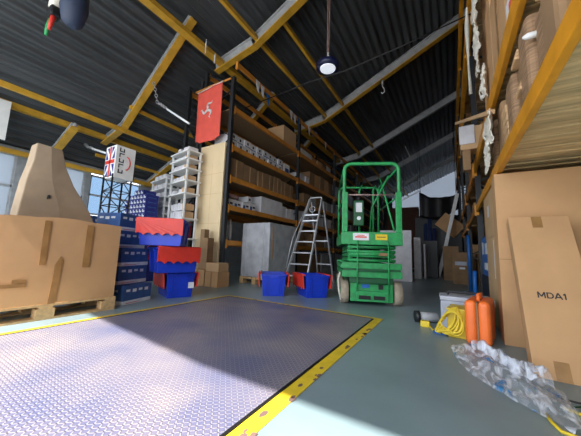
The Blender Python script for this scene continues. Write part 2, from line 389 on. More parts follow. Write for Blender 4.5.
# big box on its pallet, left foreground
pallet((-3.66, 1.02, 0), 1.2, .84, 'wooden pallet under the big open cardboard box at left')
def bigbox():
    t = thing('cardboard_box', 'big open pallet-sized cardboard box with tape strips', 'box', (-3.66, 1.02, .142))
    a, b, h, w = .41, .58, .79, .012
    n = 24
    mb = MB()
    pts = [(-a, -b), (a, -b), (a, b), (-a, b)]
    ring = []
    for i in range(4):
        p, q = pts[i], pts[(i + 1) % 4]
        for k in range(8):
            s = k / 8; x = p[0] + (q[0] - p[0]) * s; y = p[1] + (q[1] - p[1]) * s
            bulge = 1 + .035 * math.sin(PI * s)
            ring.append((x, y, bulge, .018 * math.sin(5.1 * (i + s)) + .006 * math.sin(17 * (i + s)) ))
    def loop(off, z, wob):
        return [mb.bm.verts.new(((x - off * (1 if x > 0 else -1)) * (1 + (bg - 1) * (.5 if z > 0.1 and z < h - .05 else .2)), (y - off * (1 if y > 0 else -1)) * bg ** .5, z + (wz if wob else 0))) for x, y, bg, wz in ring]
    rows = [loop(0, 0, 0), loop(0, h * .5, 0), loop(0, h, 1), loop(w, h, 1), loop(w, .02, 0)]
    for A, B in zip(rows, rows[1:]):
        for i in range(len(A)): mb.bm.faces.new((A[i], A[(i + 1) % len(A)], B[(i + 1) % len(A)], B[i]))
    mb.bm.faces.new(rows[-1]); mb.bm.faces.new(rows[0][::-1])
    mb.build('box_body', 'card', t)
    xx = a * 1.012 + .012
    for y0, z0, y1, z1 in ((-.10, .36, -.055, .77), (.24, .33, .30, .76)):
        MB().box((xx - .004, y0, z0), (xx + .003, y1, z1)).build('tape', 'tape', t)
    MB().prism([(.00, .0), (.055, .0), (.075, .40), (.055, .44), (.02, .36)], xx - .004, xx + .003, Matrix(((0, 0, 1, 0), (1, 0, 0, 0), (0, 1, 0, 0), (0, 0, 0, 1)))).build('tape', 'tape', t)
    MB().box((xx - .004, -.44, .17), (xx + .003, -.17, .20)).build('tape', 'tape', t)
    MB().box((xx - .004, -.26, .205), (xx + .003, -.17, .235)).build('tape', 'tape', t)
bigbox()
def cover():
    """tall tapering folded card cover standing up out of the box"""
    mb = MB()
    secs = [(.16, -.16, .18, -.20, .50), (.80, -.16, .19, -.19, .50), (.97, -.16, .18, -.18, .49), (1.11, -.16, .18, -.17, .42), (1.36, -.16, .17, -.15, .25), (1.55, -.15, .17, -.12, .16), (1.74, -.11, .16, -.11, .11)]
    rings = []
    for z, x0, x1, y0, y1 in secs:
        rings.append([mb.bm.verts.new(p) for p in ((x0, y0 + .02, z), (x1 * .2, y0 - .01, z), (x1, y0, z + .01), (x1 + .015, (y0 + y1) * .5, z), (x1 - .01, y1, z), (x0, y1, z))])
    for A, B in zip(rings, rings[1:]):
        for i in range(6): mb.bm.faces.new((A[i], A[(i + 1) % 6], B[(i + 1) % 6], B[i]))
    mb.bm.faces.new(rings[-1]); mb.bm.faces.new(rings[0][::-1])
    o = mb.build('cardboard_cover', 'card_dark2', None, .01, (-3.84, 1.0, 0))
    tag(o, 'tall tapering dull brown cardboard cover standing up out of the open box', 'cardboard cover')
    MB().prism([(.02, 1.17), (.05, 1.18), (.042, 1.215), (.026, 1.21)], .175, .200, Matrix(((0, 0, 1, 0), (1, 0, 0, 0), (0, 1, 0, 0), (0, 0, 0, 1)))).build('hand_hole', 'print_dark', o)
M['card_dark2'] = mat('dull_cardboard', (.38, .28, .185), .85, scale=4, var=.1, bump=.1, bscale=6)
cover()

# blue cartons behind the pallet box
def blue_cartons():
    t0 = thing('blue_carton', 'x', 'carton', (0, 0, 0), 0, 'blue cartons stacked beside the big box')
    body = MB().box((-.18, -.235, 0), (.18, .235, .223)).build('carton_body', 'blue_carton', t0, .003)
    p = MB()
    for k in range(3): p.box((-.14 + k * .09, -.2365, .15 - .012 * (k % 2)), (-.08 + k * .09, -.235, .175))
    for k in range(4): p.box((.18, -.19 + k * .10, .150 - .01 * (k % 2)), (.1815, -.13 + k * .10, .178))
    p.box((.18, -.235, .0), (.1815, .235, .045)); p.box((-.18, -.2365, 0), (.18, -.235, .045))
    tag(p.build('print', 'print_white', body), 'white printed lettering band')
    MB().box((.1815, -.18, .012), (.1825, .02, .018)).build('print', 'red_lid', body)
    cols = [(-3.60, 1.92, .34, 5, 'front column beside the big box'), (-4.36, 1.90, .05, 5, 'rear column half behind the big box')]
    first = True; lv = ['bottom', 'second from bottom', 'third from bottom', 'fourth from bottom', 'fifth from bottom', 'topmost']
    for x, y, r, n, nm in cols:
        for k in range(n):
            lb = 'blue printed carton, %s, %s' % (lv[k] if k < n - 1 else 'topmost', nm)
            loc = (x + .008 * ((k * 7) % 3 - 1) - (.27 if k > 2 else .16 if k > 0 else 0), y, k * .226)
            if first: t0.location = loc; t0.rotation_euler[2] = r; t0['label'] = lb; first = False
            else: copy_tree(t0, loc, r + .02 * ((k % 3) - 1), lb)
blue_cartons()

# small blue cartons with white marks
def small_blue():
    carton('blue_crate', 'dark blue crate carrying the white-marked small cartons', 'crate', (-5.80, 3.22, 0), (.9, .3, 1.20), 'blue_dark')
    t0 = thing('small_blue_carton', 'x', 'carton', (0, 0, 0), 0, 'white-marked small blue cartons by the white shelving')
    MB().box((-.056, -.14, 0), (.056, .14, .098)).build('carton_body', 'blue_dark', t0, .002)
    MB().box((-.042, -.142, .016), (.036, -.14, .046)).box((-.042, -.142, .046), (-.010, -.14, .080)).build('print', 'print_white', t0)
    MB().box((.056, -.09, .02), (.058, .09, .04)).build('print', 'blue_carton', t0)
    heights = [5, 6, 6, 7, 7, 7, 6]; first = True
    for i, n in enumerate(heights):
        for k in range(n):
            lb = 'small blue carton, %s column from left, %s up' % (ORD[i], ORD[k])
            loc = (-6.17 + i * .117, 3.22, 1.205 + k * .1)
            if first: t0.location = loc; t0['label'] = lb; first = False
            else: copy_tree(t0, loc, 0, lb)
small_blue()

# ------------------------------------------------------------------ totes
def tote_proto():
    t = thing('tote_crate', 'x', 'crate', (0, 0, 0), 0)
    # body: tapered tub, x short side .40 (front), y long side .60
    mb = MB()
    def loop(w, l, z): return [mb.bm.verts.new(p) for p in ((-w, -l, z), (w, -l, z), (w, l, z), (-w, l, z))]
    R = [loop(.165, .255, 0), loop(.19, .285, .31), loop(.20, .30, .312), loop(.20, .30, .345), loop(.185, .28, .345), loop(.16, .24, .012)]
    mb.bm.faces.new(R[0][::-1]); mb.bm.faces.new(R[-1])
    for A, B in zip(R, R[1:]):
        for i in range(4): mb.bm.faces.new((A[i], A[(i + 1) % 4], B[(i + 1) % 4], B[i]))
    b = mb.build('tub', 'blue_tote', t, .006)
    # grip pockets + vertical ribs on short ends
    for s in (-1, 1):
        g = MB(); g.box((-.07, s * .292 - .012, .285), (.07, s * .292 + .012, .315))
        for x in (-.12, -.09, .09, .12): g.bar((x, s * .262, .03), (x, s * .287, .29), .006, .008)
        g.build('handle_rib', 'blue_tote', b, .002)
    # two interlocking lid flaps hanging down each long side, toothed edge
    for s in (-1, 1):
        top, drop = .352, .22
        n = 30; poly = []
        for k in range(n + 1):
            y = -.29 + .58 * k / n
            ph = (k / n * 5) % 1
            z = top - drop + (.030 if .15 < ph < .6 else 0) + (.012 if .6 <= ph < .75 or ph < .15 else -0.004)
            poly.append((y, z))
        poly += [(.29, top), (-.29, top)]
        lf = MB().prism(poly, 0, .016)
        for v in lf.bm.verts:
            y, z, e = v.co.x, v.co.y, v.co.z
            tilt = (top - z) * .10
            v.co = Vector((s * (.204 + e + tilt * .6 + .03 * max(0, 1 - (top - z) / .15)), y, z))
        for k in range(9):
            y = -.25 + k * .0625
            lf.bar((s * .224, y, top - .01), (s * (.224 + .011), y, top - .16), .008, .006, up=(s, 0, 0))
        tag(lf.build('lid_flap', 'red_lid', t, .002), 'red toothed lid flap folded down the long side')
    # hinge cylinders along top long edges
    for s in (-1, 1): MB().tube([(s * .208, -.285, .35), (s * .208, .285, .35)], .011, 8).build('hinge', 'red_lid', t)
    return t
tp = tote_proto()
def tote(loc, rz, lb, grp, first=False):
    t = tp if first else copy_tree(tp)
    t.location = loc; t.rotation_euler = (0, 0, rz); t['label'] = lb; t['group'] = grp; return t
grpA, grpB = 'nested totes stacked beside the blue cartons', 'totes on the floor before the ladder'
aA = math.atan2(.24, .33); aB = math.atan2(.21, .30)
def face_origin(x0, y0, ang, w=.35):   # centre of tote from front-left-bottom corner
    d = Vector((math.cos(ang), math.sin(ang))); n = Vector((-d.y, d.x))
    p = Vector((x0, y0)) + d * (w / 2) + n * .255; return (p.x, p.y, 0)
tote(face_origin(-2.57, 3.45, aA), aA, 'left tote of the pair on the floor before the ladder', grpB, True)
tote(face_origin(-1.95, 3.75, aB + .2), aB + .2, 'right tote of the floor pair, next to the green lift', grpB)
aS = math.atan2(.36, .25)
b0 = face_origin(-3.40, 2.36, aS + .25)
sb = tote(b0, aS + .25, 'bottom tote of the stack of three, blue end with a white label', grpA)
lab = MB().box((.10, -.289, .13), (.18, -.284, .215)).build('paper_label', 'print_white', sb)
aM = aS + PI / 2 - .22
tote((-3.40, 2.42, .362), aS - PI / 2 + .34, 'middle tote of the stack of three, red flap facing forward', grpA)
tote((-3.37, 2.23, .724), aS - PI / 2 - .27, 'top tote of the stack of three, blue end to the right', grpA)

# ------------------------------------------------------------------ lattice stand with sign
def sign_tower():
    t = thing('sign_stand', 'dark lattice stand with a flag-printed white box sign on top', 'sign stand', (-5.4, 2.4, 0))
    # corner at local (0,0); box extends -x and +y
    for x, y in ((0, 0), (-.34, 0), (0, .34), (-.34, .34)):
        MB().tube([(x, y, 0), (x, y, 2.05)], .018, 8).build('leg', 'black', t)
    for (a, b) in (((0, 0), (-.34, 0)), ((0, 0), (0, .34)), ((-.34, 0), (-.34, .34)), ((0, .34), (-.34, .34))):
        mb = MB()
        for k in range(7):
            z0, z1 = .06 + k * .28, .34 + k * .28
            p, q = (a, b) if k % 2 == 0 else (b, a)
            mb.tube([(p[0], p[1], z0), (q[0], q[1], z1)], .009, 6); mb.tube([(p[0], p[1], z1), (q[0], q[1], z1)], .009, 6)
        mb.build('lattice', 'black', t)
    s = MB().box((-.37, 0.0, 1.98), (.02, .36, 2.62)).build('sign_box', 'white', t, .006)
    MB().box((-.385, -.002, 1.97), (-.37, .365, 2.63)).build('sign_edge', 'black', s); MB().box((.005, .36, 1.97), (.02, .372, 2.63)).build('sign_edge', 'black', s)
    # -y face: union flag on its side
    e = -.003; my = Matrix(((1, 0, 0, 0), (0, 0, 1, 0), (0, 1, 0, 0), (0, 0, 0, 1)))
    cx, cz, w, h = -.175, 2.30, .17, .30
    for sx in (-1, 1):
        for sz in (-1, 1):
            MB().prism([(cx + sx * .05, cz + sz * h * .95), (cx + sx * .05, cz + sz * .16), (cx + sx * w * .80, cz + sz * h * .95)], e - .002, e, my).build('flag_print', 'blue_dark', s)
            MB().prism([(cx + sx * w * .95, cz + sz * h * .75), (cx + sx * w * .95, cz + sz * .055), (cx + sx * .07, cz + sz * .055)], e - .002, e, my).build('flag_print', 'blue_dark', s)
    rd = MB().box((cx - .025, e - .004, cz - h), (cx + .025, e, cz + h)).box((cx - w, e - .004, cz - .035), (cx + w, e, cz + .035))
    rd.build('flag_print', 'red_lid', s)
    # +x face: tall dark lettering with a red arc
    tx = MB()
    x = .0225
    for k in range(5):
        z = 2.08 + k * .105
        tx.box((x, .06, z), (x + .002, .08, z + .08)); tx.box((x, .06, z + (.06 if k % 2 else 0)), (x + .002, .15, z + .02 + (.06 if k % 2 else 0)))
        if k % 2 == 0: tx.box((x, .13, z), (x + .002, .15, z + .07))
    tx.build('lettering', 'print_dark', s)
    MB().tube([(x, .2 + .07 * math.sin(a), 2.30 + .13 * math.cos(a)) for a in [PI * q / 8 for q in range(9)]], .012, 6).build('red_arc', 'red_lid', s)
sign_tower()

# ------------------------------------------------------------------ white shelving
def white_shelving(loc, rz, w, levels, topz, label, boxlabel):
    t = thing('shelving_unit', label, 'shelving', loc, rz, 'white shelving units beside the racking')
    for x in (-w / 2 + .02, w / 2 - .02):
        for y in (0.02, .30):
            MB().box((x - .018, y - .018, 0), (x + .018, y + .018, topz)).build('post', 'white', t)
    for z in levels:
        MB().box((-w / 2 - .03, -.03, z - .018), (w / 2 + .03, .34, z + .012)).build('shelf', 'white', t, .004)
    return t
lv1 = [.4, .9, 1.28, 1.46, 1.64, 1.85, 2.06, 2.28]
white_shelving((-5.9, 3.62, 0), -.16, .75, lv1, 2.32, 'white shelving with closely spaced shelves, left unit behind the small blue cartons', '')
lv2 = [.4, .9, 1.32, 1.86, 2.14, 2.40, 2.62, 2.80]
white_shelving((-5.10, 3.56, 0), -.16, .72, lv2, 2.82, 'taller white shelving unit loaded with white cartons, beside the cream end panel', '')
def shelf_boxes():
    rng = random.Random(5); c = math.cos(-.16); s = math.sin(-.16)
    names = {1.32: 'bottom loaded', 1.86: 'second loaded', 2.14: 'third loaded', 2.40: 'fourth loaded', 2.62: 'fifth loaded', 2.80: 'top'}
    for z, hh, n in ((1.332, .17, 6), (1.875, .13, 4), (2.155, .12, 5), (2.415, .13, 4), (2.635, .09, 5), (2.815, .12, 5)):
        for row in range(2 if z < 1.5 else 1):
            for k in range(n):
                if rng.random() < .05 and z > 1.5: continue
                u = -.30 + k * .62 / n + .05; v = .15
                x = -5.10 + c * u - s * v; y = 3.56 + s * u + c * v
                nm = names[min(names, key=lambda q: abs(q - z))]
                m = 'card_pale' if (k >= n - 1 and z < 2.7) else 'white_box'
                carton('small_carton', '%s carton, %s from left, %s shelf of tall white unit%s' % ('brown' if m == 'card_pale' else 'white', ORD[k], nm, ', upper row' if row else ''), 'carton', (x, y, z + row * (hh + .005)), (.54 / n, .22, hh * rng.uniform(.8, 1)), m, -.16, 'small cartons on the tall white shelving')
    for i, z in enumerate((1.475, 1.655, 1.865, 2.075, 2.295)):
        for k in range(3):
            u = -.2 + k * .2; v = .12
            carton('small_carton', 'white carton, %s from left, %s shelf up, left white unit' % (ORD[k], ORD[i]), 'carton', (-5.9 + c * u - s * v, 3.62 + s * u + c * v, z), (.16, .2, .11), 'white_box', -.16, 'small cartons on the left white shelving')
shelf_boxes()

# ------------------------------------------------------------------ pallet racking, left
RX, RD = -4.09, .9
YS = [4.05, 7.1, 10.15, 13.2, 16.25, 19.3]
LV = [.90, 1.66, 2.30, 3.01, 3.90]
def left_rack(label, xf, depth, levels, top, ys, deck, m_beam='rack_orange'):
    t = thing('pallet_rack', label, 'racking', (xf, ys[0], 0))
    for yi, y in enumerate(ys):
        f = MB()
        for x in (0, -depth):
            f.box((x - .045, y - ys[0] - .04, 0), (x + .035, y - ys[0] + .04, 4.60 if (yi == 0 and xf > -5 and x == 0) else top))
        fo = f.build('upright', 'steel_dark', t)
        br = MB(); n = int(top / .6)
        for k in range(n):
            z0, z1 = .2 + k * .6, .75 + k * .6
            a, b = (0, -depth) if k % 2 else (-depth, 0)
            br.bar((a, y - ys[0], z0), (b, y - ys[0], min(z1, top - .05)), .025, .03)
        br.build('brace', 'steel_dark', fo)
    for i in range(len(ys) - 1):
        a, b = ys[i] - ys[0] + .04, ys[i + 1] - ys[0] - .04
        for z in levels:
            for x in (.012, -depth - .01):
                bm_ = MB().box((x - .025, a, z - .11), (x + .025, b, z))
                for yy in (a, b - .03):
                    bm_.box((x - .03, yy - .004, z - .17), (x + .034, yy + .034, z + .02))
                bm_.build('beam', m_beam, t, .003)
            if deck and z < 4.5:
                MB().box((-depth + .03, a, z - .03), (-.03, b, z - .008)).build('deck', 'chipboard', t)
    return t
left_rack('long orange and black pallet racking along the left of the aisle', RX, RD, LV + [5.00], 5.0, YS, True)
left_rack('rear row of pallet racking back to back behind the front row', -5.12, .5, [1.66, 3.01, 4.72], 4.82, YS[:4], True)

def row(name, cat, z, y0, y1, n, h, dx, ms, lbl, grp, rows=1, x0=RX - .06, jitter=.15, gaps=0.0, seed=1, tape=None):
    rng = random.Random(seed); p = (y1 - y0) / n
    for rw in range(rows):
        for k in range(n):
            if rng.random() < gaps: continue
            m = ms[rng.randrange(len(ms))]; hh = h * (1 - rng.random() * jitter)
            if rows > 1: hh = h
            where = lbl % (ORD[k] if k < 18 else 'a')
            if rows > 1: where += ', %s tier' % (['lower', 'upper', 'third'][rw])
            tp_ = tape(hh, p) if tape else None
            carton(name, where, cat, (x0 - dx / 2 - rng.random() * .05, y0 + (k + .5) * p, z + .002 + rw * (h + .003)), (dx, p * .94, hh), m, 0, grp, tp_)
dots = lambda h, p: [('+x', -p * .12, h * .35, p * .12, h * .75, 'print_dark', 'print'), ('+x', -p * .40, h * .05, p * .40, h * .18, 'blue_carton', 'print')]
blues = lambda h, p: [('+x', -p * .40, h * .1, -p * .1, h * .55, 'blue_carton', 'print'), ('+x', p * .0, h * .35, p * .35, h * .6, 'print_dark', 'print')]
seam = lambda h, p: [('+x', -p * .03, 0.01, p * .03, h * .98, 'card_pale', 'tape')]
row('white_carton', 'carton', 3.01, 4.12, 6.3, 9, .165, .5, ['white_box'], 'white dark-marked carton on the high shelf, %s from near end', 'white marked cartons on the high shelf, first bay', rows=2, tape=dots, seed=2)
carton('white_carton', 'white blue-printed box standing past the end of the white carton row', 'carton', (-4.45, 6.6, 3.012), (.5, .3, .33), 'white', 0, None, [('+x', -.1, .08, .1, .2, 'blue_carton', 'print')])
row('brown_carton', 'carton', 2.30, 4.15, 5.15, 2, .50, .6, ['card_dark', 'card'], 'brown carton, %s from the near end of the middle shelf, first bay', 'brown cartons on the middle shelf, near part', seed=3, tape=seam)
row('brown_carton', 'carton', 2.30, 5.2, 7.0, 5, .50, .6, ['card_dark', 'card_dark', 'card'], 'brown carton, %s in the run at the far part of the middle shelf, first bay', 'brown cartons on the middle shelf, far part', seed=4, tape=seam)
row('printed_carton', 'carton', 1.66, 4.15, 5.15, 4, .20, .6, ['white_box'], 'white blue-printed carton, %s from the near end of the lower shelf', 'blue printed cartons on the lower shelf', seed=5, tape=blues)
carton('pink_bag', 'dull pink wrapped parcel lying on the blue printed cartons', 'parcel', (-4.4, 4.42, 1.868), (.4, .32, .09), mat('parcel', (.30, .18, .17), .8), 0, bev=.03)
carton('small_carton', 'small white box with black dot on the blue printed cartons', 'carton', (-4.35, 4.95, 1.868), (.3, .16, .14), 'white_box', 0, None, [('+x', -.03, .04, .03, .1, 'print_dark', 'print')])
carton('white_carton', 'large plain white carton in the middle of the lower shelf', 'carton', (-4.45, 5.85, 1.662), (.6, 1.0, .44), 'white_box', 0)
row('white_carton', 'carton', 1.66, 6.4, 7.05, 3, .36, .6, ['white_box'], 'white carton, %s beyond the large plain one on the lower shelf', 'white cartons at the far end of the lower shelf', seed=8)
carton('brown_carton', 'large brown carton alone on the top deck of the racking', 'carton', (-4.43, 6.62, 3.902), (.58, .74, .56), 'card_pale', 0, None, [('+z', -.02, -.36, .02, .36)])
MBk = lambda: None
# bay 2 and beyond
row('grey_carton', 'carton', 3.01, 7.15, 8.0, 3, .30, .6, ['white_box', 'card', 'white_box'], 'pale carton, %s in the near group on the high shelf, second bay', 'cartons on the high shelf, second bay near group', seed=11)
row('brown_carton', 'carton', 3.01, 8.05, 10.1, 5, .58, .6, ['card_dark', 'card', 'card_dark'], 'brown carton, %s in the tall group on the high shelf, second bay', 'tall cartons on the high shelf, second bay', seed=12)
row('wrapped_bundle', 'bundle', 3.01, 10.25, 13.1, 4, .62, .6, ['wrap'], 'pale wrapped bundle, %s on the high shelf, third bay', 'wrapped bundles on the high shelf, third bay', seed=13)
row('dark_carton', 'carton', 2.30, 7.15, 10.1, 6, .42, .6, ['card_dark', 'wrap', 'card_dark'], 'carton, %s from the near end of the middle shelf, second bay', 'cartons on the middle shelf, second bay', gaps=.3, seed=14)
row('wrapped_carton', 'carton', 1.66, 7.2, 10.1, 7, .40, .6, ['white_box', 'wrap'], 'pale carton, %s from the near end of the lower shelf, second bay', 'pale cartons on the lower shelf, second bay', seed=15)
row('wrapped_carton', 'carton', .90, 7.2, 10.1, 5, .48, .6, ['wrap', 'card_dark'], 'wrapped carton, %s on the lowest shelf, second bay', 'wrapped cartons on the lowest shelf, second bay', gaps=.2, seed=16)
row('wrapped_carton', 'carton', 2.30, 10.25, 13.1, 5, .5, .6, ['wrap', 'white_box'], 'pale carton, %s on the middle shelf, third bay', 'pale cartons on the middle shelf, third bay', seed=17)
row('wrapped_carton', 'carton', 1.66, 10.25, 13.1, 5, .45, .6, ['wrap', 'card_dark'], 'carton, %s on the lower shelf, third bay', 'cartons on the lower shelf, third bay', seed=18)
row('brown_carton', 'carton', 3.90, 7.3, 9.9, 6, .26, .5, ['card_dark', 'card', 'white_box'], 'low carton, %s on the top deck, second bay', 'low cartons on the top deck, second bay', gaps=.2, seed=19)
row('floor_crate', 'crate', 0, 6.3, 7.0, 1, .8, .6, ['wrap'], 'grey wrapped crate, %s on the floor under the first bay', 'wrapped crates on the floor under the racking, first bay', seed=20)
row('floor_crate', 'crate', 0, 7.2, 10.1, 3, .72, .6, ['wrap', 'card_dark'], 'wrapped crate, %s on the floor under the second bay', 'wrapped crates on the floor under the second bay', seed=21)
row('floor_crate', 'crate', 0, 10.3, 13.0, 3, .72, .6, ['wrap', 'card_dark'], 'wrapped crate, %s on the floor under the third bay', 'wrapped crates on the floor under the third bay', seed=22)
# bottles behind crate in first bay low shelf
for k in range(3):
    tag(MB().tube([(-4.35 - .0 * k, 4.25 + k * .12, .902), (-4.35, 4.25 + k * .12, 1.25), (-4.35, 4.25 + k * .12, 1.30), (-4.35, 4.25 + k * .12, 1.40)], [.045, .045, .02, .02], 10).build('bottle', 'white_box'), 'grey bottle, %s from the near end behind the wrapped crate' % ORD[k], 'bottle', 'bottles on the lowest shelf')

# wrapped crate on pallet
pallet((-3.60, 5.05, 0), 1.1, .78, 'dark pallet under the tall grey wrapped crate')
def crate():
    t = thing('wrapped_crate', 'tall grey shrink-wrapped crate standing in front of the racking', 'crate', (-3.60, 5.05, .143), -.02)
    MB().box((-.38, -.54, 0), (.38, .54, 1.16)).build('crate_body', 'wrap', t, .02)
    s = MB()
    for u in (-.28, .22): s.box((u - .008, -.545, 0), (u + .008, -.54, 1.16))
    s.box((-.385, -.545, .8), (.385, -.541, .81)); s.box((.38, -.54, .8), (.385, .54, .81)); s.box((.38, -.35, .3), (.384, -.33, 1.15))
    s.build('strapping', 'steel_grey', t)
    MB().box((.381, -.44, .4), (.385, -.40, 1.1)).build('corner_strip', 'card', t)
crate()

# cream end panel on the rack end
def end_panel():
    t = thing('end_panel', 'tall cream sheet panel closing the near end of the racking', 'panel', (-4.515, 3.985, 0))
    MB().box((-.395, -.02, 0), (.375, .02, 3.04)).build('panel_sheet', 'panel', t, .003)
    s = MB()
    for z in (.62, 1.25, 1.9, 2.35): s.box((-.395, -.0215, z), (.375, -.02, z + .006))
    s.box((.02, -.0215, 0), (.026, -.02, 2.6)); s.build('joint_line', 'card_pale', t)
    MB().box((-.41, -.03, 0), (-.395, .03, 3.0)).build('edge_trim', 'steel_dark', t)
end_panel()
for i, (x, y, sx, sy, sz, lb) in enumerate([
    (-3.86, 3.72, .34, .30, .28, 'brown carton lowest at the foot of the cream panel, right'),
    (-4.25, 3.70, .36, .28, .30, 'brown carton lowest at the foot of the cream panel, left')]):
    carton('brown_carton', lb, 'carton', (x, y, 0), (sx, sy, sz), 'card', .1 * i, 'brown cartons at the foot of the cream panel', [('-y', -.02, .0, .02, sz)])
carton('brown_carton', 'brown carton stacked on the right one at the foot of the cream panel', 'carton', (-3.88, 3.73, .283), (.32, .28, .16), 'card_pale', .05, 'brown cartons at the foot of the cream panel')
carton('tall_carton', 'tall narrow brown carton standing on the left carton, shorter of two', 'carton', (-4.19, 3.74, .303), (.14, .16, .62), 'card_dark', 0, 'narrow brown cartons on end')
carton('tall_carton', 'tallest narrow brown carton standing upright by the cream panel', 'carton', (-4.36, 3.78, .303), (.12, .12, .80), 'card_dark', 0, 'narrow brown cartons on end')

# ------------------------------------------------------------------ hanging flag
def flag():
    t = thing('banner', 'red hanging banner with a white three-legged emblem', 'flag', (-4.70, 3.90, 4.42))
    mb = MB(); nx, nz = 10, 16; V = []
    for j in range(nz + 1):
        rw = []
        for i in range(nx + 1):
            u = i / nx; v = j / nz
            x = -.40 + .80 * u + .02 * v; z = -1.30 * v + .05 * u * (1 - v)
            if v > .9 and (u < .15 or u > .85): z += (v - .9) * .6
            y = .012 * math.sin(7 * u + 2 * v) 
            rw.append(mb.bm.verts.new((x, y, z)))
        V.append(rw)
    for j in range(nz):
        for i in range(nx): mb.bm.faces.new((V[j][i], V[j][i + 1], V[j + 1][i + 1], V[j + 1][i]))
    o = mb.build('cloth', 'flag_red', t, smooth=True); s = o.modifiers.new('s', 'SOLIDIFY'); s.thickness = .004
    MB().tube([(-.42, 0, -.0), (.42, 0, .055)], .012, 8).build('top_hem', 'flag_white', t)
    e = MB(); cx, cz = 0.0, -.53
    for k in range(3):
        a = math.radians(95 + 120 * k); K = Vector((math.cos(a), math.sin(a))) * .145
        b = a + math.radians(-95); F = K + Vector((math.cos(b), math.sin(b))) * .14
        T = F + Vector((math.cos(b + 1.5), math.sin(b + 1.5))) * .05
        e.tube([(cx, -.028, cz), (cx + K.x * .5, -.028, cz + K.y * .5), (cx + K.x, -.028, cz + K.y)], [.032, .032, .024], 8)
        e.tube([(cx + K.x, -.028, cz + K.y), (cx + (K.x + F.x) / 2, -.028, cz + (K.y + F.y) / 2), (cx + F.x, -.028, cz + F.y), (cx + T.x, -.028, cz + T.y)], [.026, .024, .014, .008], 8)
    for v in e.bm.verts: v.co.y = -.020 + (v.co.y + .028) * .15
    tag(e.build('emblem', 'flag_white', t), 'white emblem of three bent legs joined at the hip')
    MB().tube([(-.56, .06, .10), (.0, .07, .12), (.6, .06, .10)], .022, 8).build('carrier_bar', 'rack_orange', t)
    MB().bar((-.38, .0, .0), (-.38, .06, .1), .006, .006).bar((.38, .0, .05), (.38, .06, .1), .006, .006).build('tie', 'black', t)
flag()

# bunting on the top beam
for i, (y, dz, m) in enumerate(((4.75, -.02, 'print_white'), (4.95, -.05, 'print_white'), (5.2, -.14, 'blue'), (6.4, 0, 'print_white'), (6.62, -.03, 'print_white'), (6.85, -.02, 'blue_carton'), (7.6, 0, 'print_white'), (9.0, 0, 'print_white'))):
    mb = MB().prism([(0, 0), (.16, .0), (.13, -.30), (.05, -.22)], 0, .006, Matrix(((0, 0, 1, 0), (1, 0, 0, 0), (0, 1, 0, 0), (0, 0, 0, 1))))
    tag(mb.build('cloth_scrap', m, None, 0, (-4.045, y, 4.99 + dz)), '%s cloth scrap, %s along the top orange beam' % ('blue' if 'blue' in m else 'white', ORD[i]), 'cloth', 'cloth scraps on the top beam')
for i, (x, y) in enumerate(((-4.36, 3.42), (-4.50, 3.80))):
    mb = MB().box((-.035, -.003, -.28 + i * .08), (.035, .003, .02)).build('pennant', 'print_white', None, 0, (x, y, 5.14), -.5)
    tag(mb, 'pale blue-white pennant hanging from the valley beam, %s one' % ('longer' if i == 0 else 'shorter'), 'pennant', 'pennants at the valley beam')

# ------------------------------------------------------------------ platform step ladder
def step_ladder():
    t = thing('step_ladder', 'aluminium platform step ladder standing behind the two totes', 'ladder', (-2.86, 4.95, 0))
    bl, br = Vector((-.27, 0, 0)), Vector((.27, 0, 0)); tl, tr = Vector((-.05, .72, 1.98)), Vector((.27, .72, 1.98))
    for a, b in ((bl, tl), (br, tr)):
        MB().bar(a, b, .028, .06).build('stile', 'alu', t, .003)
    for k in range(6):
        s = (.10 + k * .125); p = bl.lerp(tl, s); q = br.lerp(tr, s)
        MB().box((p.x, p.y - .03, p.z - .015), (q.x, q.y + .06, p.z + .012)).build('step', 'alu', t, .003)
    p = bl.lerp(tl, .80); q = br.lerp(tr, .80)
    MB().box((p.x, p.y - .02, p.z - .02), (q.x, q.y + .28, p.z + .01)).build('platform', 'alu', t, .003)
    rl, rr = Vector((.02, 1.15, 0)), Vector((.42, 1.15, 0))
    for a, b in ((rl, tl + Vector((.02, .05, -.05))), (rr, tr + Vector((0, .05, -.05)))):
        MB().bar(a, b, .022, .03).build('rear_leg', 'alu', t)
    for q in (.04, .22, .5): MB().bar(rl.lerp(tl, q), rr.lerp(tr, q), .02, .03).build('rear_brace', 'alu', t)
    MB().tube([tl, tl + Vector((.02, .0, .04)), tr + Vector((-.02, 0, .04)), tr], .018, 8).build('top_hoop', 'alu', t)
    MB().tube([bl.lerp(tl, .15) + Vector((-.05, 0, .05)), Vector((-.26, .30, 1.0)), tl + Vector((-.02, 0, -.02))], .012, 8).build('handrail', 'alu', t)
    MB().tube([(.10 + .07 * math.cos(a), p.y - .01, p.z + .13 + .07 * math.sin(a)) for a in [2 * PI * k / 14 for k in range(14)]], .008, 6, True).build('ring_guard', 'alu', t)
step_ladder()

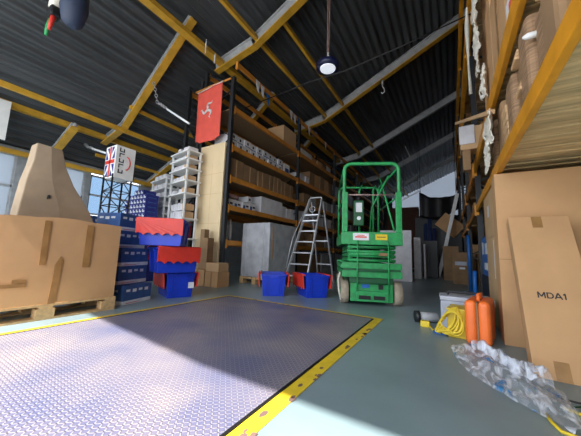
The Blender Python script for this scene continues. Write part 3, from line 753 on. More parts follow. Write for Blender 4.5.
# ------------------------------------------------------------------ scissor lift
def lift():
    t = thing('scissor_lift', 'green scissor lift platform parked at the end of the aisle', 'lift', (-.96, 3.81, 0), math.atan2(.34, .77))
    D = 1.5
    def wheel(x, y, n):
        w = MB().tube([(x - .055, y, .165), (x - .05, y, .165), (x + .05, y, .165), (x + .055, y, .165)], [.15, .165, .165, .15], 24).build('wheel', 'tyre', t)
        MB().tube([(x - .058, y, .165), (x + .058, y, .165)], .06, 12).build('wheel_hub', 'green', w)
    for x in (-.365, .365):
        for y in (.17, D - .17): wheel(x, y, 0)
    # chassis
    ch = MB().box((-.29, .02, .05), (.29, D - .02, .30)).build('chassis', 'green', t, .01)
    MB().box((-.22, -.02, .06), (.22, .02, .20)).build('bumper', 'green', t, .006)
    s = MB().box((-.18, -.026, .09), (-.02, -.02, .14)).box((.02, -.026, .09), (.17, -.026 + .006, .14)).build('fork_slot', 'black', t)
    MB().box((-.13, .012, .24), (-.03, .02, .29)).build('decal', 'blue', ch); MB().box((.09, .0, .23), (.15, .02, .29)).build('socket', 'black', ch)
    MB().box((-.30, .04, .30), (.30, D - .04, .40)).build('tray', 'green_dark', t, .006)
    MB().box((-.41, .0, .38), (.41, D, .475)).build('lower_frame', 'green', t, .008)
    MB().box((-.39, .01, .475), (.39, .03, .50)).build('frame_lip', 'green_dark', t)
    MB().box((-.41, .01, .50), (.41, .06, .585)).build('lower_crossbeam', 'green', t, .008)
    MB().box((-.41, D - .06, .50), (.41, D - .01, .585)).build('lower_crossbeam', 'green', t, .008)
    for x in (-.40, .385): MB().box((x - .02, .06, .50), (x + .02, D - .06, .56)).build('side_rail', 'green', t)
    # folded scissor stack
    for k in range(4):
        z = .62 + k * .062
        for x in (-.29, .29):
            for a, b in ((.05, D - .1), (D - .1, .05)):
                MB().bar((x + (.016 if a < b else -.016), a, z - .012), (x + (.016 if a < b else -.016), b, z + .02), .02, .045).build('scissor_arm', 'green', t)
        MB().tube([(-.33, .05, z), (.33, .05, z)], .022, 10).build('cross_tube', 'green', t)
    MB().tube([(-.30, .03, .70), (.30, .03, .72)], .026, 10).build('cylinder_tube', 'green', t)
    MB().box((.10, .0, .69), (.24, .03, .73)).build('rust_patch', 'card_dark', t)
    # platform
    MB().box((-.41, .02, .84), (.41, D, .875)).build('deck', 'green_dark', t)
    MB().box((-.42, -.01, .84), (.42, .02, 1.02)).build('toe_board', 'green', t, .006)
    MB().box((-.42, .02, .84), (-.40, D, 1.0)).build('side_toe_board', 'green', t); MB().box((.40, .02, .84), (.42, D, 1.0)).build('side_toe_board', 'green', t)
    lb = MB().box((-.26, -.016, .90), (-.04, -.010, 1.0)).build('maker_label', 'print_white', t)
    MB().box((-.23, -.018, .935), (-.07, -.016, .955)).box((-.20, -.018, .965), (-.10, -.016, .975)).build('lettering', 'flag_red', lb)
    yl = MB().box((.05, -.016, .91), (.21, -.010, .99)).build('warning_label', 'yellow', t)
    MB().box((.07, -.018, .945), (.19, -.016, .955)).build('lettering', 'print_dark', yl)
    # front uprights: wide lower, arch above
    for x in (-.375, .375): MB().box((x - .04, -.01, 1.02), (x + .04, .035, 1.60)).build('corner_post', 'green', t, .008)
    def arch(y, top=2.03, w=.385, r=.10, base=1.0):
        pts = [(-w, y, base), (-w, y, top - r)]
        pts += [(-w + r - r * math.cos(a), y, top - r + r * math.sin(a)) for a in [PI / 2 * k / 5 for k in range(1, 6)]]
        pts += [(w - r + r * math.sin(a), y, top - r + r * math.cos(a)) for a in [PI / 2 * k / 5 for k in range(0, 6)]]
        pts += [(w, y, base)]; return pts
    MB().tube(arch(.015), .026, 10).build('front_arch', 'green', t)
    MB().tube(arch(D - .03), .02, 10).build('rear_arch', 'green', t)
    for x in (-.385, .385):
        MB().tube([(x, .02, 1.98), (x, D - .05, 1.98)], .018, 8).build('top_rail', 'green', t)
        MB().tube([(x, .02, 1.55), (x, D - .05, 1.55)], .014, 8).build('mid_rail', 'green', t)
    MB().tube([(-.34, .03, 1.565), (.34, .03, 1.565)], .009, 8).build('chain_bar', 'strap', t)
    for x in (-.10, .12, .2): MB().tube([(x, .55, 1.0), (x, .55, 1.75), (x + .05, .6, 1.85)], .016, 8).build('gate_post', 'green', t)
    MB().tube([(.05, .50, 1.0), (.08, .45, 1.45), (.30, .25, 1.92)], .014, 8).build('gate_bar', 'green', t)
    MB().tube([(.33, .08, 1.05), (.25, .3, 1.62), (.22, .5, 1.95)], .014, 8).build('gate_bar', 'green', t)
    cb = MB().box((-.24, .10, 1.12), (-.09, .22, 1.50)).build('control_box', 'green_dark', t, .015)
    MB().box((-.21, .094, 1.32), (-.12, .10, 1.46)).build('control_label', 'print_white', cb); MB().tube([(-.165, .097, 1.23), (-.165, .092, 1.23)], .03, 12).build('round_label', 'print_white', cb)
    MB().tube([(-.16, .16, 1.50), (-.16, .16, 1.58)], .03, 10).build('control_knob', 'black', cb)
    # entry ladder rails on the front
    for x in (-.20, .22): MB().tube([(x, -.03, .20), (x, -.03, .90)], .010, 8).build('ladder_rail', 'green', t)
    for z in (.30, .47, .64, .80): MB().tube([(-.20, -.03, z), (.22, -.03, z)], .007, 6).build('ladder_rung', 'green_dark', t)
    MB().tube([(-.43, .05, .44), (-.46, .02, .34), (-.45, .03, .2), (-.42, .02, .06)], .012, 8).build('hose', 'tyvek', t)
lift()

# ------------------------------------------------------------------ lamps overhead
def high_bay():
    t = thing('high_bay_lamp', 'round blue-rimmed lamp hanging from a strap over the aisle', 'lamp', (-2.03, 4.6, 4.44))
    MB().tube([(0, 0, .02), (0, 0, 0), (0, 0, .10), (0, 0, .16)], [.215, .235, .235, .10], 32).build('lamp_body', mat('lamp_rim', (.008, .012, .06), .4), t)
    MB().tube([(0, 0, -.012), (0, 0, .012)], [.15, .16], 32).build('lamp_face', 'lamp', t)
    MB().tube([(0, 0, .16), (0, 0, .24)], .04, 12).build('driver_box', 'steel_grey', t)
    s = MB().bar((-.012, 0, .36), (-.02, 0, roofz(-2.05) - 4.44), .035, .01).bar((.012, .01, .36), (.02, .01, roofz(-2.0) - 4.44), .028, .01).build('strap', 'strap', t)
    MB().tube([(0, 0, .24), (0, 0, .36)], .018, 8).build('strap_buckle', 'print_white', t)
high_bay()
tag(MB().tube([(-4.05, 4.4, 4.02), (-2.8, 4.4, 4.09), (-2.33, 4.4, 4.13), (-1.59, 4.4, 4.11), (-.62, 4.4, 4.21), (.40, 4.4, 4.36)], .011, 6).build('power_cable', 'black'), 'black cable strung across the aisle under the round lamp', 'cable')
def batten(a, b, lb, chain, r=.022):
    t = thing('tube_lamp', lb, 'lamp', a, 0, 'hanging tube lamps'); a = Vector(a); b = Vector(b)
    MB().bar((0, 0, 0), b - a, r * 1.6, r).build('lamp_housing', 'white', t)
    MB().tube([(0, 0, -r), (b - a) + Vector((0, 0, -r))], r * .45, 8).build('tube', 'print_white', t)
    if not chain:
        for q in (.1, .9):
            p = (b - a) * q; MB().tube([p, (p.x, p.y, roofz(a.x + p.x) - a.z - .02)], .01, 5).build('suspension_wire', 'black', t)
    if chain:
        c = MB(); P = [Vector(q) - a for q in chain]
        for i in range(14):
            s = i / 14 * (len(P) - 1); k = int(s); p = P[k].lerp(P[k + 1], s - k)
            d = (P[k + 1] - P[k]).normalized(); o = d.orthogonal().normalized() if i % 2 else d.cross(d.orthogonal()).normalized()
            c.tube([p + d * .055 * math.cos(q) + o * .03 * math.sin(q) for q in [2 * PI * j / 8 for j in range(8)]], .007, 5, True)
        c.build('chain', 'steel_grey', t)
batten((-5.02, 3.1, 3.60), (-4.25, 3.1, 3.10), 'tube lamp on a chain behind the white shelving top, nearer the racking', [(-5.05, 3.1, 3.62), (-5.4, 3.1, 3.86), (-5.65, 3.1, 4.45)])
batten((-8.02, 3.0, 3.19) if False else (-7.35, 2.75, 3.02), (-6.6, 2.75, 2.78), 'tube lamp on a chain beside the lattice stand sign', [(-7.36, 2.75, 3.03), (-7.6, 2.75, 3.10), (-7.8, 2.75, 3.22)])
batten((-1.83, 14, 6.26), (-1.61, 14, 5.66), 'small far tube lamp hanging below the roof over the lift', None)
batten((-2.02, 14, 3.47), (-1.2, 14, 3.86), 'slanting far tube lamp in front of the white gable', None)
def hook():
    t = thing('lifting_hook', 'small steel lifting hook hanging from the second rafter', 'hook', (-1.65, 7.95, 5.98))
    MB().tube([(0, 0, .12), (0, 0, .0)], .03, 8).build('hook_block', 'steel_grey', t)
    MB().tube([(.0, 0, 0), (.0, 0, -.08), (.05, 0, -.16), (.06, 0, -.26), (0, 0, -.31), (-.05, 0, -.26)], .015, 8).build('hook', 'print_white', t)
hook()
def toy():
    t = thing('hanging_figure', 'small hanging toy cyclist figure with red and green legs under the roof', 'toy', (-4.86, 1.12, 4.10))
    MB().tube([(0, 0, .0), (.02, .02, .12), (-.02, 0, .26)], [.07, .09, .06], 10).build('torso', 'tyvek', t)
    MB().tube([(-.02, 0, .27), (-.02, 0, .34), (-.02, 0, .42)], [.03, .07, .03], 10).build('head', 'card_pale', t)
    MB().tube([(-.03, 0, .22), (-.16, .03, .16), (-.2, 0, .30)], .022, 8).build('arm', 'tyvek', t)
    MB().tube([(.05, 0, .20), (.16, .03, .12), (.24, 0, .18)], .022, 8).build('arm', 'tyvek', t)
    MB().box((-.08, -.06, -.14), (.10, .07, .02)).build('shorts', 'black', t, .03)
    MB().tube([(-.04, 0, -.10), (-.08, -.02, -.26), (-.10, -.02, -.38)], [.03, .028, .02], 8).build('leg', 'green', t)
    MB().tube([(.04, 0, -.10), (.05, -.02, -.24), (.04, -.03, -.36)], [.035, .03, .02], 8).build('leg', 'red_lid', t)
    MB().tube([(0, 0, .42), (0, .03, roofz(-4.86) - 4.12)], .004, 5).build('line', 'black', t)
toy()
def shade_thing():
    t = thing('hanging_pod', 'dark blue rounded pod with a white fin hanging beside the toy figure', 'toy', (-4.35, 1.20, 3.92))
    MB().tube([(0, 0, -.26), (0, 0, -.2), (0, 0, 0), (.02, 0, .25), (.02, 0, .42)], [.05, .12, .16, .14, .05], 14).build('pod', mat('pod_blue', (.03, .045, .09), .6), t)
    MB().prism([(-.03, 0), (.02, 0), (.05, .22), (.0, .30)], -.02, .02, mxz).build('fin', 'white', t, 0, (.13, 0, .18))
    MB().tube([(0, 0, .42), (0, 0, roofz(-4.35) - 3.98)], .004, 5).build('line', 'black', t)
shade_thing()

# ------------------------------------------------------------------ racking, right
def right_rack():
    t = thing('pallet_rack', 'tall amber-beamed racking along the right side of the aisle', 'racking', (.40, -.3, 0))
    ys = [0, 5.72, 8.65, 11.5, 14.4, 17.3]; depth = 1.25
    for i, y in enumerate(ys):
        f = MB()
        for x in (0, depth): f.box((x - .01, y - .04, 0), (x + .07, y + .04, 6.5))
        fo = f.build('upright', 'steel_dark', t)
        br = MB()
        for k in range(10): br.bar((.03 if k % 2 else depth, y, .2 + k * .6), (depth if k % 2 else .03, y, .75 + k * .6), .025, .03)
        br.build('brace', 'steel_dark', fo)
    for i in range(len(ys) - 1):
        a, b = ys[i] + .04, ys[i + 1] - .04
        for z, m, hh in ((1.575, 'rack_amber', .105), (2.30, 'rack_amber', .16), (4.62, 'rack_amber', .24), (6.25, 'rack_amber', .24)):
            if i > 0 and z < 3: m = 'rack_orange'
            for x in (-.012, depth + .06):
                bb = MB().box((x - (.05 if z > 3 else .012), a, z - hh), (x + .026, b, z))
                bb.box((x - .024, a - .0, z - hh - .05), (x + .034, a + .03, z + .02)).box((x - .024, b - .03, z - hh - .05), (x + .034, b, z + .02))
                bb.build('beam', m, t, .004)
            if z < 5:
                d = MB(); n = int((b - a) / .125)
                for k in range(n):
                    y = a + .01 + k * .125
                    d.box((.03, y, z - .032 + .007 * ((k * 5) % 3)), (depth + .03, y + .106, z - .004))
                tag(d.build('plank_deck', 'plank' if i == 0 else 'pallet', t), 'close-set pale wooden planks')
right_rack()

# loads
def torn(par, x, y0, y1, z0, z1, seed):
    """a ragged, crumpled scrap of torn wrapping film"""
    mb = MB(); n = 26; V = []
    for j in range(n + 1):
        rw = []
        for i in range(n + 1):
            u, v = i / n, j / n; y = y0 + (y1 - y0) * u; z = z0 + (z1 - z0) * v
            p = Vector((y * 4, z * 4, seed))
            q = noise.noise(p) * .6 + noise.noise(p * 2.7) * .4 + noise.noise(p * 6) * .25
            rw.append(mb.bm.verts.new((x - .03 - .06 * q, y + .05 * noise.noise(p * 2 + Vector((9, 0, 0))), z + .05 * noise.noise(p * 2 + Vector((0, 9, 0))))))
        V.append(rw)
    for j in range(n):
        for i in range(n):
            u, v = (i + .5) / n - .5, (j + .5) / n - .5
            a = math.atan2(v, u); r = math.hypot(u, v) * 2
            if r < .82 + .42 * noise.noise(Vector((math.cos(a) * 2.2, math.sin(a) * 2.2, seed))) and noise.noise(Vector((i * .33, j * .33, seed + 5))) < .38:
                mb.bm.faces.new((V[j][i], V[j][i + 1], V[j + 1][i + 1], V[j + 1][i]))
    loose = [v for v in mb.bm.verts if not v.link_faces]
    bmesh.ops.delete(mb.bm, geom=loose, context='VERTS')
    o = mb.build('torn_plastic', 'tyvek', par); s_ = o.modifiers.new('s', 'SOLIDIFY'); s_.thickness = .008
def load_high():
    t = thing('wrapped_load', 'tall load of brown cartons in torn white plastic on the upper amber beam', 'load', (.95, 0, 2.302))
    y = 1.6
    for k, (w, h) in enumerate(((.60, 1.2), (.65, 1.5), (.70, 1.85))):
        for j in range(2):
            hh = h / 2
            b = MB().box((-.56 + .02 * j, y, j * hh), (.5, y + w - .01, (j + 1) * hh - .005)).build('carton', 'card', t, .01)
            MB().box((-.5625 + .02 * j, y + w * .5 - .04, j * hh + .01), (-.56 + .02 * j, y + w * .5 + .04, (j + 1) * hh - .01)).build('tape', 'tape', b)
        y += w
    for y0, z0, w, h in ((1.92, .0, .22, .13), (1.80, .34, .2, .14)):
        l = MB().box((-.566, y0, z0), (-.5625, y0 + w, z0 + h)).build('paper_label', 'print_white', t)
        MB().box((-.568, y0 + .03, z0 + .02), (-.566, y0 + .09, z0 + .06)).box((-.568, y0 + .1, z0 + .01), (-.566, y0 + .13, z0 + .07)).build('print', 'flag_red', l)
    torn(t, -.60, 2.95, 3.62, .95, 1.80, 31); torn(t, -.61, 3.0, 3.55, .35, 1.1, 35); torn(t, -.59, 2.7, 3.3, 1.5, 2.1, 36); torn(t, -.585, 3.0, 3.3, .0, .4, 37)
load_high()
def load_mid():
    t = thing('timber_bundle', 'brown wrapped bundle of long strips with ragged white plastic between the two amber beams', 'load', (.86, 0, 1.592))
    rng = random.Random(11)
    for k in range(11):
        y = .9 + k * .22; h = .40 + .035 * ((k * 2) % 3)
        MB().box((-.465 + .03 * (k % 2), y, .0), (.4, y + .205, h)).build('bundle', ['fan_brown', 'card_dark'][k % 3 == 2], t, .03)
    for y, z in ((1.30, .25), (1.42, .33), (1.95, .12), (2.02, .36)):
        for q in range(3): MB().box((-.475 + .008 * q, y + .01 * q, z + .03 * q), (-.3, y + .13 + .01 * q, z + .03 * q + .024)).build('folded_card', 'card_pale', t, .008)
    MB().tube([(-.49, 1.74, .30), (-.47, 1.74, .30), (-.40, 1.74, .30)], [.006, .017, .017], 12).build('foam_roll', 'white', t)
    for k in range(4):
        MB().box((-.46, 2.45 + k * .02, .02 + k * .075), (.3, 2.62 + k * .02, .085 + k * .075)).build('folded_card', 'card_pale', t, .006)
    torn(t, -.50, 2.60, 3.25, .06, .50, 41); torn(t, -.49, 2.95, 3.5, -.06, .34, 44)
load_mid()
def poke():
    t = thing('long_carton', 'long carton with a white end sheet jutting out over the aisle from the right racking', 'carton', (.2, 4.6, 2.302))
    MB().box((-.02, .02, .02), (.75, .30, .38)).build('carton_body', 'card_pale', t, .008)
    MB().box((-.035, .0, .10), (.16, .02, .39)).build('end_sheet', 'white_box', t, .004)
    MB().box((-.0, .02, -.30), (.10, .16, .02)).build('hanging_flap', 'card_dark', t, .01)
poke()
tag(MB().bar((.345, 2.72, 1.96), (.14, 4.56, 2.735), .045, .04).build('wooden_batten', 'card_pale', None, .006), 'pale wooden batten poking out over the aisle above the white-ended carton', 'batten')
tag(MB().tube([(.30, 3.95, 4.1), (.30, 4.1, 3.9), (.31, 4.3, 3.5), (.33, 4.45, 3.1)], [.012, .03, .012, .025], 8).build('torn_wrap', 'tyvek'), 'loose strand of torn white wrap hanging by the far edge of the tall load', 'plastic wrap')
for i, (y, z, n, h) in enumerate(((5.6, 1.592, 4, .45), (5.6, 2.302, 4, .9), (8.5, 1.592, 4, .5), (8.5, 2.302, 4, 1.0), (11.4, 1.592, 3, .5), (11.4, 2.302, 3, 1.1), (5.6, 4.622, 3, .8), (8.5, 4.622, 3, .7), (8.5, 0, 3, 1.1), (11.4, 0, 3, 1.0))):
    for k in range(n):
        bay = ['near', 'middle', 'far'][int((y - 5.5) // 2.9)]
        lvl = {1.592: 'lower beam', 2.302: 'second beam', 4.622: 'high beam', 0: 'floor'}[z]
        w = 2.6 / n
        carton('stacked_carton', '%s carton on the %s level of the %s right-hand bay' % (ORD[k] + ' brown', lvl, bay), 'carton', (.98 + .04 * ((k * 5 + i) % 3), y + .1 + (k + .5) * w, z), (.95, w * .92, h * (.75 + .25 * ((k + i) % 2))), ['card_dark', 'card'][(i + k) % 2], 0, 'cartons on the %s level of the %s right-hand bay' % (lvl, bay))

# right foreground boxes
carton('large_flat_carton', 'very large flat brown carton standing on edge beneath the amber beam', 'carton', (1.12, 3.0, 0), (1.54, .2, 1.452), 'card', 0, None, [('-y', -.77, .70, .77, .704, 'card_dark', 'crease')])
def mda():
    t = bpy.data.objects.new('leaning_carton', None); C.objects.link(t); t.location = (.405, 2.25, 0); t.rotation_euler = (-math.atan2(.5, 1.04), 0, 0)
    tag(t, 'tall brown carton printed MDA1 leaning back against the large flat carton', 'carton')
    hgt = 1.155
    MB().box((0, 0, 0), (.355, .115, hgt)).build('carton_body', 'card', t, .004)
    MB().box((.14, -.0012, hgt - .10), (.20, 0, hgt)).build('tape', 'tape', t); MB().box((.10, -.0012, 0), (.17, 0, .11)).build('tape', 'tape', t)
    MB().box((.14, 0, hgt), (.20, .115, hgt + .0012)).build('tape', 'print_white', t)
    L = MB(); x0, z0, hh, st = .092, .500, .042, .0075; yy = -.0006
    def seg(a, b): L.bar((x0 + a[0], yy, z0 + a[1]), (x0 + b[0], yy, z0 + b[1]), .001, st, up=(0, 0, 1) if abs(b[1] - a[1]) < 1e-6 else (1, 0, 0))
    for a, b in (((0, 0), (0, hh)), ((.034, 0), (.034, hh)), ((0, hh), (.017, .010)), ((.017, .010), (.034, hh)),
                 ((.047, 0), (.047, hh)), ((.044, hh - st / 2), (.065, hh - st / 2)), ((.044, st / 2), (.065, st / 2)), ((.065, hh - st / 2), (.075, hh - .013)), ((.075, hh - .012), (.075, .012)), ((.075, .013), (.065, st / 2)),
                 ((.084, 0), (.101, hh)), ((.101, hh), (.118, 0)), ((.091, .012), (.111, .012)),
                 ((.135, 0), (.135, hh)), ((.135, hh - .003), (.126, hh - .012))): seg(a, b)
    o = L.build('lettering', 'print_dark', t)
    o['label'] = 'black printed letters MDA1'
mda()
carton('standing_carton', 'tall brown carton standing on the floor behind the flat carton, lower of two', 'carton', (.66, 3.65, 0), (.56, .90, .93), 'card_pale', 0, None, [('-x', -.2, .5, -.16, .9, 'white_box', 'paper_label'), ('-x', -.42, .0, -.40, .9, 'card_dark', 'crease')])
carton('standing_carton', 'brown carton with a white label resting on the tall carton behind the flat one', 'carton', (.66, 3.70, .933), (.55, 1.05, .52), 'card_pale', 0, None, [('-x', .05, .25, .20, .38, 'white_box', 'paper_label')])
carton('dark_crate', 'black crate under the blue and white box on the right', 'crate', (.75, 4.75, 0), (.7, .9, .46), 'black', 0)
carton('blue_box', 'upright blue box with white print standing on a black crate', 'box', (.66, 4.75, .463), (.5, .8, .55), 'blue', 0, None, [('-x', -.34, .30, -.1, .45, 'print_white', 'print'), ('-x', -.3, .08, .1, .18, 'print_white', 'print'), ('-x', .1, .3, .3, .48, 'print_white', 'print')])
carton('dark_carton', 'brown carton with a pale blue label on the floor at the aisle end', 'carton', (.22, 8.8, 0), (.42, .5, .85), 'card_dark', 0, None, [('-y', -.15, .5, .12, .6, 'grey', 'paper_label'), ('-y', -.05, .4, .08, .45, 'print_white', 'paper_label')])
tag(MB().tube([(.33, 7.0, 0), (.33, 7.0, .9), (.33, 7.05, 1.2)], .035, 8).build('blue_pipe', 'blue'), 'blue upright pipe beside the right racking post', 'pipe')
tag(MB().tube([(.30, 5.2, 0), (.30, 5.2, .35), (.31, 5.22, .5)], .03, 8).build('blue_bottle', 'blue'), 'short blue upright bottle at the foot of the right racking', 'bottle')

# ------------------------------------------------------------------ foreground tools, right
def orange_case():
    t = thing('tool_case', 'bright orange hard tool case standing on its side', 'case', (.195, 2.90, 0), -.18)
    for x0, x1, nm in ((-.088, -.003, 'case_half'), (.003, .088, 'case_half')):
        MB().box((x0, -.20, .0), (x1, .20, .355)).build(nm, 'orange', t, .036, seg=4)
    MB().box((-.006, -.188, .012), (.006, .188, .342)).build('seam', 'card_dark', t)
    MB().tube([(0, -.09, .34), (0, -.08, .39), (0, .08, .39), (0, .09, .34)], .014, 8).build('handle', 'orange', t)
orange_case()
def yellow_box():
    t = thing('yellow_box', 'yellow plastic box beside the orange case under a coiled cable', 'box', (.03, 2.99, 0), -.15)
    MB().box((-.065, -.13, 0), (.075, .13, .235)).build('box_body', 'yellow', t, .008)
    MB().box((-.07, -.135, .235), (.08, .135, .25)).build('lid', 'yellow', t, .004)
yellow_box()
def coil():
    t = thing('extension_cable', 'coiled yellow extension cable draped over the yellow box down to its plug', 'cable', (-.06, 2.93, 0))
    mb = MB()
    for k in range(9):
        pts = []; A = Vector((.085 - .012 * (k % 3), -.06 - .012 * k, .262 - .004 * k)); B = Vector((-.085 + .012 * k, -.13 - .008 * (k % 4), .045 + .012 * (k % 4)))
        d = (B - A); n = d.cross(Vector((0, 1, 0))).normalized(); wd = .030 + .007 * k
        for q in range(20):
            a = 2 * PI * q / 20
            p = A + d * (.5 - .5 * math.cos(a)) + n * wd * math.sin(a); p.y -= .02 * math.sin(a); p.z -= .03 * math.sin(a) ** 2
            p.z = max(p.z, .012); pts.append(p)
        mb.tube(pts, .0065, 6, True)
    mb.tube([(-.04, -.14, .10), (-.07, -.12, .04), (-.05, -.06, .01), (-.12, .05, .01), (-.16, .16, .03)], .008, 6)
    mb.build('cable_loops', 'yellow', t)
    MB().box((-.235, .14, .0), (-.15, .21, .06)).build('plug', 'yellow', t, .01)
    MB().tube([(-.05 + .06 * math.cos(a), -.01 + .06 * math.sin(a), .012 + .004 * k) for k in range(2) for a in [2 * PI * q / 16 for q in range(16)]], .007, 6).build('blue_lead', 'blue', t)
coil()
def grey_case():
    t = thing('grey_case', 'grey plastic machine case with dark latch behind the yellow box', 'case', (.10, 3.32, 0), .05)
    MB().box((-.22, -.14, .0), (.22, .14, .27)).build('case_body', 'grey', t, .015)
    MB().box((-.225, -.145, .27), (.225, .145, .315)).build('lid', 'grey', t, .01)
    MB().box((-.14, -.155, .15), (-.09, -.14, .24)).build('latch', 'print_dark', t, .004)
    MB().tube([(-.15, 0, .315), (-.13, 0, .35), (.1, 0, .35), (.12, 0, .315)], .01, 8).build('handle', 'print_dark', t)
grey_case()
def dark_tool():
    t = thing('power_tool', 'dark grey round tool lying on the floor left of the grey case', 'tool', (-.25, 3.30, 0), .4)
    MB().tube([(-.08, 0, .06), (.10, 0, .06)], .05, 14).build('tool_body', 'steel_grey', t)
    MB().tube([(-.12, 0, .06), (-.08, 0, .06)], .06, 16).build('tool_disc', 'steel_dark', t)
dark_tool()
def plastic():
    t = thing('plastic_wrap', 'crumpled clear plastic wrapping with blue print on the floor', 'plastic wrap', (0, 0, 0))
    L0, L1 = Vector((-.03, 2.55)), Vector((.42, 1.62)); Rr0, Rr1 = Vector((.30, 2.62)), Vector((.44, 1.66))
    mb = MB(); nu, nv = 46, 26; V = []; 
    for i in range(nu + 1):
        u = i / nu; rw = []
        Lp = Vector((-.03, 2.55)).lerp(Vector((.40, 1.60)), u); Lp.x -= .10 * math.sin(PI * min(1, u * 1.1)) * (1 if u < .9 else .2); Lp.y -= .06 * math.sin(PI * u)
        Rp = Vector((.27, 2.60)).lerp(Vector((.45, 1.63)), u); Rp.x += .11 * math.sin(PI * u); Rp.y += .03 * math.sin(9 * u)
        for j in range(nv + 1):
            v = j / nv; p = Lp.lerp(Rp, v)
            nz = noise.noise(Vector((p.x * 9, p.y * 9, 0))) + .25 * noise.noise(Vector((p.x * 22, p.y * 22, 4)))
            rid = abs(noise.noise(Vector((p.x * 11, p.y * 6, 9))))
            env = math.sin(PI * min(1, max(0, v))) ** .5 * (1 - .4 * u)
            rw.append(mb.bm.verts.new((p.x + .012 * noise.noise(Vector((p.y * 22, p.x * 22, 3))), p.y + .012 * noise.noise(Vector((p.y * 22, p.x * 22, 8))), max(.003, .012 + env * (.034 + .026 * nz - .045 * rid)))))
        V.append(rw)
    for i in range(nu):
        for j in range(nv):
            a = V[i][j].co
            f = mb.bm.faces.new((V[i][j], V[i + 1][j], V[i + 1][j + 1], V[i][j + 1]))
            pass
    mb.build('film_sheet', 'film', t, smooth=True)
    mb = MB(); V = []
    for i in range(24):
        rw = []
        for j in range(12):
            u, v = i / 23, j / 11; x = .10 + .34 * u; y = 2.48 - .42 * u + .16 * (v - .5) + .05 * math.sin(7 * u)
            rw.append(mb.bm.verts.new((x, y, .035 + .06 * math.sin(PI * v) + .05 * abs(noise.noise(Vector((x * 20, y * 20, 6)))))))
        V.append(rw)
    for i in range(23):
        for j in range(11): mb.bm.faces.new((V[i][j], V[i + 1][j], V[i + 1][j + 1], V[i][j + 1]))
    mb.build('film_fold', 'film', t, smooth=True)
plastic()
tag(MB().tube([(.34, 1.735, .01), (.345, 1.66, .01), (.36, 1.60, .01), (.42, 1.585, .01), (.60, 1.60, .01)], .007, 8).build('floor_cable', 'yellow'), 'yellow cable looping out from under the tail of the plastic wrap', 'cable')
tag(MB().tube([(.43, 1.85, .01), (.50, 1.81, .01), (.70, 1.72, .01)], .0075, 8).build('floor_cable', 'yellow'), 'straight yellow cable running right from the plastic wrap', 'cable')
tag(MB().tube([(.44, 2.03, .008), (.455, 1.97, .008), (.50, 1.965, .008), (.62, 1.955, .008), (.8, 1.93, .008)], .005, 8).build('floor_cable', 'black'), 'black cable on the floor in front of the leaning carton', 'cable')
tag(MB().tube([(.42, 1.84, .008), (.46, 1.88, .008), (.52, 1.93, .008)], .004, 8).build('floor_cable', 'green_dark'), 'short dark green cable between the black and yellow cables', 'cable')

# ------------------------------------------------------------------ far end
def ladder2():
    t = thing('leaning_ladder', 'long aluminium ladder leaning against the right racking at the aisle end', 'ladder', (-.42, 11.0, 0))
    top = Vector((.68, .35, 3.05)); n = Vector((0, 1, 0))
    for w in (0, .36):
        MB().bar(Vector((0 - w * .0, w, 0)), top + Vector((0, w, 0)), .04, .11, up=(1, 0, 0)).build('stile', 'white', t)
    for k in range(11):
        p = top * ((k + .6) / 11.3); MB().bar(p, p + Vector((0, .36, 0)), .03, .03).build('rung', 'alu', t)
ladder2()
carton('white_cabinet', 'tall white cabinet standing behind the green lift', 'cabinet', (-1.42, 8.3, 0), (.9, .5, 1.42), 'white_box', .1, None, [('-y', -.02, .05, -.01, 1.35, 'steel_grey', 'door_gap')])
carton('display_board', 'narrow white board on edge right of the tall white cabinet', 'panel', (-.93, 9.6, 0), (.2, .4, 1.3), 'white_box', 0, 'None' if False else None)
carton('display_board', 'narrowest grey-white strip standing right of the white panels', 'panel', (-.735, 9.7, 0), (.05, .4, 1.1), 'white_box')
carton('grey_wrapped_stack', 'dark grey wrapped stack standing behind the narrow white panels', 'stack', (-.70, 10.6, 0), (.6, .6, 1.25), 'steel_dark')
carton('brown_stack', 'reddish brown stack of sheets against the far end, left of the tarpaulin', 'stack', (-2.55, 18.0, 0), (1.8, .8, 3.7), 'brick')
carton('dark_stack', 'dark covered stack of goods at the far end of the aisle', 'stack', (-1.0, 16.2, 0), (1.3, .8, 2.8), 'black')
carton('dark_stack', 'dark upright stack between the leaning ladder and the white panels', 'stack', (-.45, 13.6, 0), (.8, .8, 1.9), 'blue_dark2' if False else 'black')
def tarp():
    mb = MB(); V = []
    for i in range(14):
        rw = []
        for j in range(10):
            u, v = i / 13, j / 9
            rw.append(mb.bm.verts.new((-1.35 + 1.7 * u, 15.2 + .1 * math.sin(9 * u), 4.05 - .25 * math.sin(PI * u) - .2 * u - v * (1.3 - .5 * u) + .06 * noise.noise(Vector((u * 5, v * 5, 0))))))
        V.append(rw)
    for i in range(13):
        for j in range(9): mb.bm.faces.new((V[i][j], V[i + 1][j], V[i + 1][j + 1], V[i][j + 1]))
    o = mb.build('tarpaulin', 'black', None, smooth=True); s = o.modifiers.new('s', 'SOLIDIFY'); s.thickness = .02
    tag(o, 'black tarpaulin hung across the far end below the white gable', 'tarpaulin')
tarp()
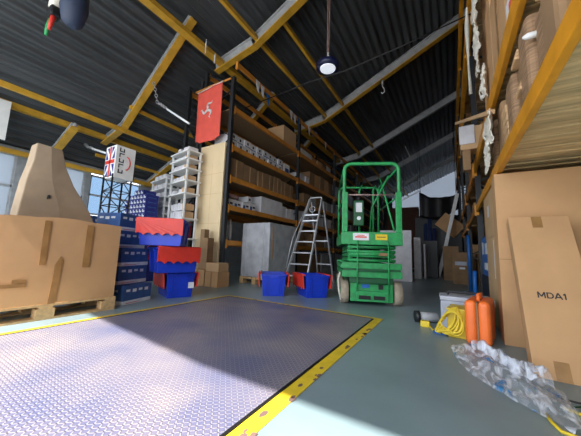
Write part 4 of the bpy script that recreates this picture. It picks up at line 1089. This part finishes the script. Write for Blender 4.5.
for i, (x, h) in enumerate(((-.95, 2.1), (-.78, 2.3), (-.62, 1.9))):
    tag(MB().tube([(x, 12.6, 0), (x + .04, 12.7, h)], .07, 12).build('rolled_sheet', mat('navy', (.02, .04, .14), .7)), 'navy upright roll, %s of three at the dark aisle end' % ['left', 'middle', 'right'][i], 'roll', 'upright navy rolls at the aisle end')
for i, (x, y, z0, z1) in enumerate(((-1.30, 15.2, 3.85, 6.4), (.30, 15.2, 3.75, 7.1))):
    tag(MB().tube([(x, y, z0), (x, y, z1)], .015, 6).build('rope', 'black'), 'dark rope holding up the %s corner of the black tarpaulin' % ['left', 'right'][i], 'rope')
b = MB().box((-.42, -.02, -.30), (.42, .02, .30)).build('card_sheet', 'card', None, .0, (-.02, 12.0, 1.95)); b.rotation_euler = (.15, .72, 0)
tag(b, 'tan cardboard sheet tilted on its corner behind the leaning ladder', 'cardboard sheet')
carton('dark_shelf', 'dark shelving carrying the tilted tan sheet at the aisle end', 'shelving', (0.02, 12.5, 0), (.7, .7, 1.9), 'black')
carton('dark_carton', 'brown carton on the floor at the foot of the leaning ladder', 'carton', (-.02, 9.9, 0), (.42, .5, 1.05), 'card_dark')

# ------------------------------------------------------------------ light
w = bpy.data.worlds.new('world'); SC.world = w; w.use_nodes = True
bg = w.node_tree.nodes['Background']; bg.inputs['Color'].default_value = (.84, .91, 1.0, 1); bg.inputs['Strength'].default_value = 3.3
sun = bpy.data.lights.new('sun', 'SUN'); sun.energy = 10; sun.angle = math.radians(.6); sun.color = (1, .95, .88)
so = bpy.data.objects.new('sun', sun); C.objects.link(so)
el = math.atan2(DOOR_Z, 2.35 + 1.19); az = math.radians(2)   # header of the door throws the shade line across the platform
dirv = Vector((-math.tan(az), 1, -math.tan(el))).normalized()
so.rotation_euler = dirv.to_track_quat('-Z', 'Y').to_euler()
po = bpy.data.lights.new('door_portal', 'AREA'); po.shape = 'RECTANGLE'; po.size = 9; po.size_y = 4.9; po.cycles.is_portal = True
pob = bpy.data.objects.new('door_portal', po); C.objects.link(pob); pob.location = (-3, -2.25, 2.4); pob.rotation_euler = (PI / 2, 0, 0)
SC.view_settings.view_transform = 'Standard'; SC.view_settings.look = 'None'; SC.view_settings.gamma = 1; SC.view_settings.use_curve_mapping = False
SC.view_settings.exposure = 0.5
